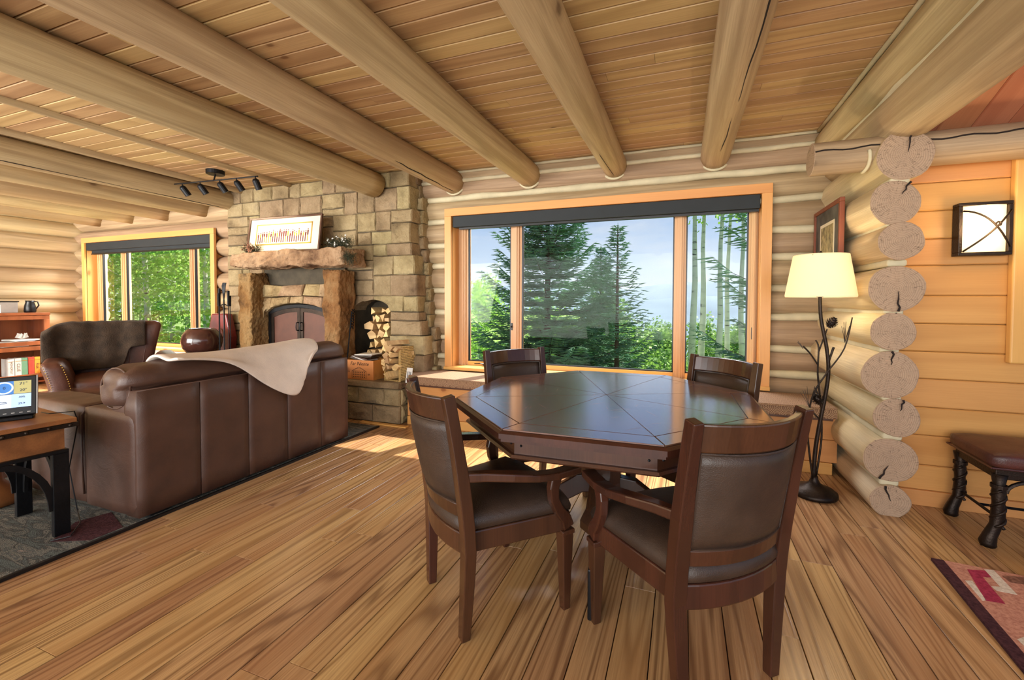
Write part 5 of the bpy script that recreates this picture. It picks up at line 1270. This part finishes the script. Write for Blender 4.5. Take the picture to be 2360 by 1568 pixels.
for sc, z in ((.96, .425), (1.0, .432), (1.01, .452), (.98, .475), (.88, .497), (.7, .512), (.45, .520), (.15, .523)):
    rings.append([cu_.verts.new((cx0 + (x - cx0) * sc, cy0 + (y - cy0) * sc, z)) for x, y in out_])
for i in range(len(rings) - 1):
    for k in range(n_): cu_.faces.new((rings[i][k], rings[i][(k + 1) % n_], rings[i + 1][(k + 1) % n_], rings[i + 1][k]))
cu_.faces.new(rings[-1]); cu_.faces.new(rings[0]); obj('seat_cushion', cu_, 'chairl', ch, smooth=True)
c2 = dup(ch, (.155, 1.53, 0), math.radians(40.5), 'right front armchair nearest the camera, its leather back facing us')
c3 = dup(ch, (-1.11, 2.81, 0), math.radians(-128.3), 'far left armchair between table and window')
c4 = dup(ch, (.185, 2.80, 0), math.radians(136.4), 'far right armchair between table and floor lamp')

# ------------------------------------------------------------------ floor lamp with pine branches
fl = thing('floor_lamp', (.865, 3.32, 0), label='bronze floor lamp shaped as pine branches with a cream shade, lit', cat='floor lamp')
def rel(p): return (p[0] - .865, p[1] - 3.32, p[2])
obj('base', lathe(B(), [(0, 0), (.135, 0), (.14, .01), (.138, .03), (.125, .035), (.12, .045), (.07, .06), (.035, .085), (.022, .115), (.022, .13), (.0, .13)], 36, sx=1.0, sy=.95), 'bronze', fl, smooth=True)
def br(name, pts, r0, r1, nb=7):
    P_ = [Vector(rel(p)) for p in pts]; Q = []
    for i in range(len(P_) - 1):
        for j in range(4):
            t = j / 4; p0 = P_[max(i - 1, 0)]; p1 = P_[i]; p2 = P_[i + 1]; p3 = P_[min(i + 2, len(P_) - 1)]
            Q.append(.5 * ((2 * p1) + (p2 - p0) * t + (2 * p0 - 5 * p1 + 4 * p2 - p3) * t * t + (3 * p1 - p0 - 3 * p2 + p3) * t ** 3))
    Q.append(P_[-1]); return obj(name, tube(B(), Q, [r0 + (r1 - r0) * i / (len(Q) - 1) for i in range(len(Q))], nb), 'bronze', fl, smooth=True)
br('stem', [(.86, 3.32, .12), (.868, 3.32, .312), (.892, 3.32, .51), (.921, 3.32, .706), (.934, 3.32, .861), (.921, 3.32, 1.014), (.884, 3.32, 1.218), (.875, 3.32, 1.40)], .014, .011, 9)
br('branch', [(.85, 3.30, .12), (.817, 3.29, .365), (.814, 3.29, .534), (.839, 3.28, .704), (.913, 3.28, .85), (1.006, 3.27, 1.02), (1.046, 3.27, 1.227)], .007, .004)
br('branch', [(.88, 3.34, .12), (.91, 3.35, .389), (.901, 3.35, .622), (.88, 3.35, .829), (.882, 3.35, 1.01), (.863, 3.35, 1.064)], .007, .005)
br('branch', [(.883, 3.35, .985), (.905, 3.35, 1.06), (.929, 3.35, 1.141)], .005, .005); br('branch', [(.879, 3.35, .894), (.833, 3.35, .969), (.787, 3.34, 1.02)], .005, .006)
br('branch', [(.936, 3.33, .911), (.95, 3.33, .97), (.964, 3.33, 1.021)], .006, .008); br('branch', [(.894, 3.33, .52), (.87, 3.33, .545), (.851, 3.33, .568)], .006, .005); br('branch', [(.903, 3.33, .625), (.88, 3.33, .69), (.859, 3.33, .738)], .006, .005)
def needles(p, d, n, L2, sp):
    bm = B(); q = random.Random(int(p[0] * 1000)); d = Vector(d).normalized()
    for k in range(n):
        e = (d + Vector((q.uniform(-sp, sp), q.uniform(-sp, sp) * .5, q.uniform(-sp, sp) * .3))).normalized() * L2 * q.uniform(.75, 1.1); p0 = Vector(rel(p)); tube(bm, [p0, p0 + e * .5 + Vector((0, 0, .004)), p0 + e], .0016, 4)
    obj('needle_tuft', bm, 'bronze', fl)
needles((.818, 3.29, .61), (-.1, 0, 1), 9, .14, .5); needles((.809, 3.29, .377), (-.6, 0, .8), 7, .13, .4); needles((.809, 3.29, .40), (-.5, 0, -.9), 4, .1, .3); needles((1.008, 3.27, 1.06), (.05, 0, 1), 9, .13, .22); needles((.787, 3.34, 1.0), (-.5, 0, .9), 4, .06, .3)
for p, tl_ in (((.945, 3.31, 1.19), .5), ((.868, 3.30, .665), -.6)):
    bm = B(); 
    for lv in range(9):
        t = lv / 8; r2 = .03 * math.sin(PI * (.12 + .8 * t)) + .004
        for k in range(9):
            a = 2 * PI * (k + .5 * (lv % 2)) / 9; c_ = Vector((r2 * math.cos(a), r2 * math.sin(a), -.034 + .068 * t)); o_ = Vector((math.cos(a), math.sin(a), .5)) * .007; w_ = Vector((-math.sin(a), math.cos(a), 0)) * .008
            bm.faces.new([bm.verts.new(c_ - w_), bm.verts.new(c_ - o_ * .2 + Vector((0, 0, -.006))), bm.verts.new(c_ + w_), bm.verts.new(c_ + o_)])
    lathe(bm, [(0, -.036), (.02, -.02), (.025, 0), (.018, .025), (0, .036)], 10)
    bmesh.ops.transform(bm, matrix=Matrix.Rotation(tl_, 4, 'Y'), verts=bm.verts); obj('pine_cone', bm, 'bronze', fl, loc=rel(p))
obj('socket', lathe(B(), [(0, 1.36), (.02, 1.36), (.024, 1.40), (.018, 1.44), (0, 1.45)], 14, (.01, 0, 0)), 'bronze', fl, smooth=True)
bm = B(); NS = 40; prof = [(.205, 1.36), (.207, 1.372), (.163, 1.635), (.161, 1.645)]
rings = [[bm.verts.new((.01 + r * math.cos(2 * PI * k / NS), r * math.sin(2 * PI * k / NS), z)) for k in range(NS)] for r, z in prof]
for i in range(3):
    for k in range(NS): bm.faces.new((rings[i][k], rings[i][(k + 1) % NS], rings[i + 1][(k + 1) % NS], rings[i + 1][k]))
sh = obj('lamp_shade', bm, 'lshade', fl, smooth=True); md = sh.modifiers.new('thick', 'SOLIDIFY'); md.thickness = .002
sp_ = B()
for k in range(3): a = 2 * PI * k / 3; tube(sp_, [(.01, 0, 1.60), (.01 + .163 * math.cos(a), .163 * math.sin(a), 1.635)], .0025, 5)
tube(sp_, [(.01, 0, 1.44), (.01, 0, 1.65)], .004, 6); obj('harp', sp_, 'bronze', sh); obj('finial', lathe(B(), [(0, 1.64), (.012, 1.645), (.014, 1.655), (.006, 1.67), (0, 1.675)], 10, (.01, 0, 0)), 'bronze', sh, smooth=True)
MT['bulb'] = emit('bulb', (255, 230, 180), 6)
obj('bulb', lathe(B(), [(0, 1.45), (.015, 1.455), (.03, 1.49), (.03, 1.515), (.015, 1.54), (0, 1.545)], 14, (.04, 0, 0)), 'bulb', fl, smooth=True)
light('floor_lamp_bulb', 'POINT', (.885, 3.32, 1.50), 22, (1, .84, .58), size=.035)
cb = obj('lamp_cord', tube(B(), [(.80, 3.42, .02), (.78, 3.5, .008), (.74, 3.58, .006), (.70, 3.66, .006), (.60, 3.70, .006)], .0035, 6), 'black'); tag(cb, 'dark lamp cord on the floor behind the lamp base', 'cord')

# framed etching on the log partition
pf = thing('framed_etching', (1.068, 3.865, 1.78), (0, 0, PI / 2 * 0), label='tall framed sepia etching hung on the log partition behind the lamp', cat='picture')
Yh = .315; z0_, z1_ = -.33, .30
fr = B()
for a, b_, c0, c1 in ((-Yh, Yh, z0_, z0_ + .03), (-Yh, Yh, z1_ - .03, z1_), (-Yh, -Yh + .03, z0_ + .03, z1_ - .03), (Yh - .03, Yh, z0_ + .03, z1_ - .03)): box(fr, -.022, .01, a, b_, c0, c1)
obj('wood_frame', fr, 'redframe', pf, bev=.003); obj('mat_board', bx(-.01, .004, -Yh + .028, Yh - .028, z0_ + .028, z1_ - .028), 'concrete', pf)
obj('inner_mat', bx(-.0115, -.0095, -.17, .17, -.24, .17), 'matboard', pf); obj('print', bx(-.0125, -.0112, -.145, .145, -.215, .145), 'sepia', pf)

# ------------------------------------------------------------------ stool at the right
st = thing('upholstered_stool', (1.60, 2.92, 0), math.radians(-2), label='dark carved stool with maroon leather seat by the pine wall', cat='stool')
SW, SD = .62, .42
bm = B(); pillow(bm, -.03, SW, -.02, SD, .43, .52, .035, (0, 0, .012), 9); obj('seat_pad', bm, 'stooll', st, smooth=True)
obj('seat_rail', bx(.0, SW - .02, .01, SD - .03, .375, .435), 'bronze', st, bev=.004)
obj('pad_piping', tube(B(), [(-.03, -.02, .44), (SW, -.02, .44), (SW, SD, .44), (-.03, SD, .44), (-.03, -.02, .44)], .005, 5), 'stooll', st)
for x, y in ((.02, .02), (.02, SD - .04), (SW - .05, .02), (SW - .05, SD - .04)):
    bm = B(); zz_ = [0, .02, .06, .12, .18, .24, .30, .34, .40]; dx = [-.035, -.04, -.03, -.008, 0, 0, 0, 0, 0]
    rr3 = [.034, .036, .03, .026, .03, .026, .03, .024, .034]
    P_ = [(x + (dx[i] if x < .3 else -dx[i]), y, z) for i, z in enumerate(zz_)]; tube(bm, P_, rr3, 10); lg = obj('leg', bm, 'bronze', st, smooth=True)
    tw = B()
    for s_ in (0, PI): tube(tw, [(x + .027 * math.cos(k * .55 + s_), y + .027 * math.sin(k * .55 + s_), .1 + k * .011) for k in range(21)], .008, 5)
    obj('twist', tw, 'bronze', lg, smooth=True); obj('ring', lathe(B(), [(.0, .325), (.034, .325), (.034, .345), (0, .345)], 12, (x, y, 0)), 'bronze', lg)
for x in (.02, SW - .05): obj('stretcher', tube(B(), [(x, .02, .16), (x, SD - .04, .16)], .008, 6), 'iron', st)
obj('stretcher', tube(B(), [(.02, .19, .16), (SW - .05, .19, .16)], .008, 6), 'iron', st)
for s_, x in ((1, .05), (-1, SW - .08)): obj('arched_bracket', tube(B(), [(x + s_ * .13 * (1 - math.cos(a)), .02, .30 + .075 * math.sin(a)) for a in [PI / 2 * k / 7 for k in range(8)]], .01, 6), 'bronze', st)

# ------------------------------------------------------------------ outdoors
def gz(x, y):  # ground height of the hillside falling away from the house
    d = max(0, y - 7); s_ = max(0, -x - 12)
    return -1.35 - .16 * d * (1 - min(1, s_ / 4)) + (.95 * min(1, s_ / 4)) + (.1 if s_ > 3 else .25) * noise.noise(Vector((x * .06, y * .06, 0)))
gr = B(); nx, ny = 44, 26; g = []
for i in range(nx + 1):
    row = []
    for j in range(ny + 1):
        x = -75 + 130 * i / nx; y = 5.2 + 62 * (j / ny) ** 1.5; row.append(gr.verts.new((x, y, gz(x, y))))
    g.append(row)
for i in range(nx):
    for j in range(ny): gr.faces.new((g[i][j], g[i + 1][j], g[i + 1][j + 1], g[i][j + 1]))
obj('ground', gr, 'grass', None, smooth=True, kind='structure', label='grassy hillside outside falling away from the house')
mt = B(); nx, ny = 90, 26; g = []
for i in range(nx + 1):
    row = []
    for j in range(ny + 1):
        x = -420 + 760 * i / nx; y = 66 + 300 * j / ny; t = j / ny
        ridge = math.exp(-((t - .9) / .22) ** 2) * 25 + math.exp(-((t - .5) / .13) ** 2) * 8.5
        h = -7.5 + ridge * (.85 + .5 * noise.noise(Vector((x * .012, t * 3, 0)))) + 3.2 * noise.noise(Vector((x * .035, y * .03, 3))) * t + 1.2 * noise.noise(Vector((x * .1, y * .1, 7))) * t
        row.append(mt.verts.new((x, y, h)))
    g.append(row)
for i in range(nx):
    for j in range(ny): mt.faces.new((g[i][j], g[i + 1][j], g[i + 1][j + 1], g[i][j + 1]))
obj('mountains', mt, 'mount', None, smooth=True, kind='structure', label='distant forested mountain range coloured haze blue')

def spruce_mesh(h, rad, seed, dens=1.0, first=.04, twig=.16, sparse=0):
    q = random.Random(seed); nd = B(); wd_ = B()
    tube(wd_, [(0, 0, h * k / 8) for k in range(9)], [.014 * h * (1 - k / 8.3) + .012 for k in range(9)], 8)
    z = h * first; idx = 0
    def spike(a, b, w):
        d = b - a; s = d.orthogonal().normalized() * w; s2_ = d.cross(s).normalized() * w; m = a + d * .35
        vs = [nd.verts.new(m + s), nd.verts.new(m + s2_), nd.verts.new(m - s), nd.verts.new(m - s2_)]; t0, t1 = nd.verts.new(a), nd.verts.new(b)
        for k in range(4): nd.faces.new((vs[k], vs[(k + 1) % 4], t1)); nd.faces.new((vs[(k + 1) % 4], vs[k], t0))
    while z < h * .985:
        t = z / h; L2 = rad * (1 - t) ** .85 * (1 if t > .12 else .85) + .06
        nb = max(4, int((7 if t < .8 else 5) * dens))
        for k in range(nb):
            a = idx * 2.4 + 2 * PI * k / nb + q.uniform(-.3, .3); Lb = L2 * q.uniform(.62, 1.12)
            rise = .12 + .5 * t; d = Vector((math.cos(a), math.sin(a), 0)); pts = []
            nseg = 5
            for j in range(nseg + 1):
                s = j / nseg; pts.append(Vector((0, 0, z)) + d * Lb * s + Vector((0, 0, Lb * (rise * s - (.34 - .3 * t) * math.sin(s * PI * .55) + .22 * s * s * s))))
            tube(wd_, pts, [.012 * (1 - s / (nseg + 1)) * (.6 + Lb * .4) for s in range(nseg + 1)], 3, False)
            nt_ = max(3, int(Lb / twig * 1.5)); side = Vector((-d.y, d.x, 0))
            for j in range(nt_):
                s = (.15 if not sparse else .3) + .85 * (j + .5) / nt_; fi = s * nseg; i0 = min(nseg - 1, int(fi)); p = pts[i0].lerp(pts[i0 + 1], fi - i0)
                tl2 = (.20 + .30 * (1 - s)) * Lb * .62 + .06
                for sd_ in (-1, 1):
                    dr = (d * .75 + side * sd_ * q.uniform(.7, 1.1) + Vector((0, 0, q.uniform(-.25, .12)))).normalized(); e = p + dr * tl2
                    spike(p, e, .016 + .010 * (1 - t))
                    m_ = max(1, int(tl2 / (twig * .85)))
                    for w_ in range(m_):
                        pp_ = p.lerp(e, (w_ + .6) / (m_ + .4)); 
                        for s3 in (-1, 1):
                            d3 = (dr * .8 + dr.cross(Vector((0, 0, 1))) * s3 * .8 + Vector((0, 0, q.uniform(-.2, .25)))).normalized(); spike(pp_, pp_ + d3 * twig * q.uniform(.6, 1.1), .014)
            spike(pts[-2], pts[-1] + d * .08 + Vector((0, 0, .03)), .02)
        z += max(.10, (.30 if t < .7 else .22) * (h / 9) * q.uniform(.8, 1.2) / dens ** .5); idx += 1
    spike(Vector((0, 0, h * .96)), Vector((0, 0, h * 1.02)), .02)
    return nd, wd_
def spruce(x, y, h, rad, seed, label, zb=None, **k):
    zb = gz(x, y) - .05 if zb is None else zb; nd, wd_ = spruce_mesh(h, rad, seed, **k)
    t = thing('spruce_tree', (x, y, zb), label=label, cat='tree', group='trees outside the windows'); obj('foliage', nd, 'spruce', t); obj('trunk', wd_, 'twig', t); return t
spruce(-3.87, 12.0, 9.2, 2.75, 1, 'large blue-green spruce filling the middle of the window', dens=1.6)
spruce(-1.78, 12.0, 5.75, 1.45, 2, 'slender young spruce with open branches right of the big spruce', dens=.85, sparse=1)
spruce(-3.2, 17.0, 6.6, 1.9, 3, 'dark spruce standing behind the two front spruces', dens=1.3)
spruce(2.8, 9.3, 8.8, 3.5, 4, 'tall spruce at the right whose branches reach across the window', dens=.85)
spruce(-1.9, 36.0, 5.0, 1.0, 6, 'distant narrow dark spruce on the slope', dens=.8, twig=.3)
spruce(-2.6, 38.0, 4.4, 1.0, 7, 'shorter distant spruce beside the narrow dark spruce', dens=.8, twig=.3)
def aspen_mesh(h, seed, crown=(.35, 1.0), rad=1.3, leaves=2600, size=.07, lean=.03, tr=.1):
    q = random.Random(seed); tk = B(); lf = B(); la = q.uniform(0, 6)
    P_ = [Vector((lean * h * (k / 8) ** 1.3 * math.cos(la) + .03 * math.sin(k * 1.7 + seed), lean * h * (k / 8) ** 1.3 * math.sin(la), h * k / 8)) for k in range(9)]
    tube(tk, P_, [tr * (1 - .8 * k / 8) for k in range(9)], 10, True)
    brs = []
    for k in range(16):
        t = crown[0] + (crown[1] - crown[0]) * (k + .5) / 16; i0 = min(7, int(t * 8)); p = P_[i0].lerp(P_[i0 + 1], t * 8 - i0); a = q.uniform(0, 2 * PI); L2 = rad * q.uniform(.5, 1) * (1.15 - .75 * abs(t - .55) * 1.4)
        e = p + Vector((math.cos(a) * L2, math.sin(a) * L2, L2 * .55)); tube(tk, [p, p.lerp(e, .5) + Vector((0, 0, .05)), e], [tr * .25, tr * .14, .006], 4, False); brs.append((p, e))
    for k in range(leaves):
        p, e = q.choice(brs); c_ = p.lerp(e, q.uniform(.25, 1.1)) + Vector((q.gauss(0, .24), q.gauss(0, .24), q.gauss(0, .22))) * rad
        n_v = Vector((q.uniform(-1, 1), q.uniform(-1, 1), q.uniform(-1, 1))).normalized(); a_ = n_v.orthogonal().normalized() * size * q.uniform(.6, 1.1); b_ = n_v.cross(a_)
        lf.faces.new([lf.verts.new(c_ - a_), lf.verts.new(c_ + b_ * .8), lf.verts.new(c_ + a_), lf.verts.new(c_ - b_ * .8)])
    return tk, lf
def aspen(x, y, h, seed, label, zb=None, group='trees outside the windows', leafmat='aspen', **k):
    zb = gz(x, y) - .05 if zb is None else zb; tk, lf = aspen_mesh(h, seed, **k)
    t = thing('aspen_tree', (x, y, zb), label=label, cat='tree', group=group); obj('trunk', tk, 'aspenbark', t, smooth=True); obj('leaves', lf, leafmat, t); return t
# five bare white trunks seen through the right pane
for k, (x, r) in enumerate(((.30, .15), (.60, .14), (1.10, .13), (1.36, .11), (1.80, .12))):
    aspen(x, 15.0 + .3 * (k % 2), 9.5, 20 + k, ['leftmost white aspen trunk seen through the right window pane', 'second white aspen trunk from the left in the right pane', 'middle white aspen trunk in the right window pane', 'thin fourth aspen trunk in the right window pane', 'white aspen trunk closest to the right edge of the pane'][k], crown=(.72, 1), leaves=900, tr=r, lean=.012, rad=1.1)
# bright aspens behind the left pane
for k, (x, y, h) in enumerate(((-8.2, 16, 4.6), (-9.4, 19, 5.4), (-7.0, 22, 5.0))):
    aspen(x, y, h, 40 + k, ['bright green aspen low in the left pane of the large window', 'pale aspen at the far left pane edge behind the first', 'small aspen between the left pane and the big spruce'][k], crown=(.2, 1), leaves=2600, rad=1.2, tr=.05)
# aspen grove outside the left window
q = random.Random(50)
proto = aspen(-18.6, 10.5, 8.0, 60, 'aspen in the dense grove outside the left window', crown=(.12, 1), leaves=3900, rad=1.7, size=.075, tr=.085, group='aspen grove outside the left window', zb=-.6)
spots = [(-15.2, 9.6), (-16.8, 8.8), (-20.5, 9.4), (-22.6, 10.2), (-17.2, 12.2), (-19.8, 12.8), (-22.0, 13.0), (-24.6, 12.2), (-15.6, 14.5), (-18.4, 15.8), (-21.5, 16.5), (-25, 16), (-28, 14.5), (-13.6, 12), (-27, 18.5), (-23.4, 19.5), (-20.2, 20.3), (-30.5, 17)]
for k, (x, y) in enumerate(spots):
    o = dup(proto, (x, y, -.7 + q.uniform(-.2, .2)), q.uniform(0, 6.28)); s_ = q.uniform(.8, 1.15); o.scale = (s_, s_, s_)
for k in range(30):
    x, y = ru(-30, -14), ru(12, 22); bm = tube(B(), [(0, 0, 0), (.03, 0, 3), (.1, .05, 7)], [ru(.05, .08), .05, .03], 6)
    o = obj('aspen_tree', bm, 'aspenbark', loc=(x, y, -.9)); tag(o, 'slim white aspen stem in the grove beyond the left window', 'tree', 'bare aspen stems in the grove')
# low shrubs at the foot of the grove
bm = B(); q = random.Random(70)
for k in range(9000):
    x, y = q.uniform(-30, -12), q.uniform(7.2, 12); z = -.5 + q.uniform(0, .75) * (.5 + .5 * noise.noise(Vector((x * .8, y * .8, 0)))); c_ = Vector((x, y, z)); n_v = Vector((q.uniform(-1, 1), q.uniform(-1, 1), q.uniform(.2, 1))).normalized(); a_ = n_v.orthogonal().normalized() * .07; b_ = n_v.cross(a_)
    bm.faces.new([bm.verts.new(c_ - a_), bm.verts.new(c_ + b_), bm.verts.new(c_ + a_), bm.verts.new(c_ - b_)])
o = obj('undergrowth', bm, 'aspen', kind='stuff'); tag(o, 'low bright green undergrowth below the aspens outside the left window', 'bushes')
# forest canopy down the slope
tk, lf = aspen_mesh(6.5, 90, crown=(.15, 1), rad=1.7, leaves=1500, size=.17, tr=.07)
ft = thing('aspen_tree', (-6, 34, -5), label='rounded aspen in the sunny forest further down the slope', cat='tree', group='aspen forest down the slope'); obj('leaves', lf, 'forest', ft); obj('trunk', tk, 'aspenbark', ft)
q = random.Random(91)
for k in range(190):
    y = 27 + 36 * q.random() ** .9; x = q.uniform(-.78 * y - 4, .34 * y + 3); s_ = q.uniform(.65, 1.15)
    if -3.6 < x / y * 37 < .2 and y < 40 and q.random() < .6: continue
    o = dup(ft, (x, y, -7.9 - .03 * (y - 30) + q.uniform(-.4, .5)), q.uniform(0, 6.28)); o.scale = (s_, s_, s_ * .95)

# mountain haze: a real thin volume lying over the valley, well beyond the trees
hz = bpy.data.materials.new('valley_haze'); hz.use_nodes = True; n2 = hz.node_tree; n2.nodes.clear()
vo = N(n2, 'ShaderNodeVolumeScatter'); vo.inputs['Color'].default_value = (.55, .74, 1, 1); vo.inputs['Density'].default_value = .0016; vo.inputs['Anisotropy'].default_value = .2
oo = N(n2, 'ShaderNodeOutputMaterial'); n2.links.new(vo.outputs[0], oo.inputs['Volume'])
o = obj('haze', bx(-500, 400, 68, 420, -20, 34), hz, None, kind='structure', label='blue haze over the valley')
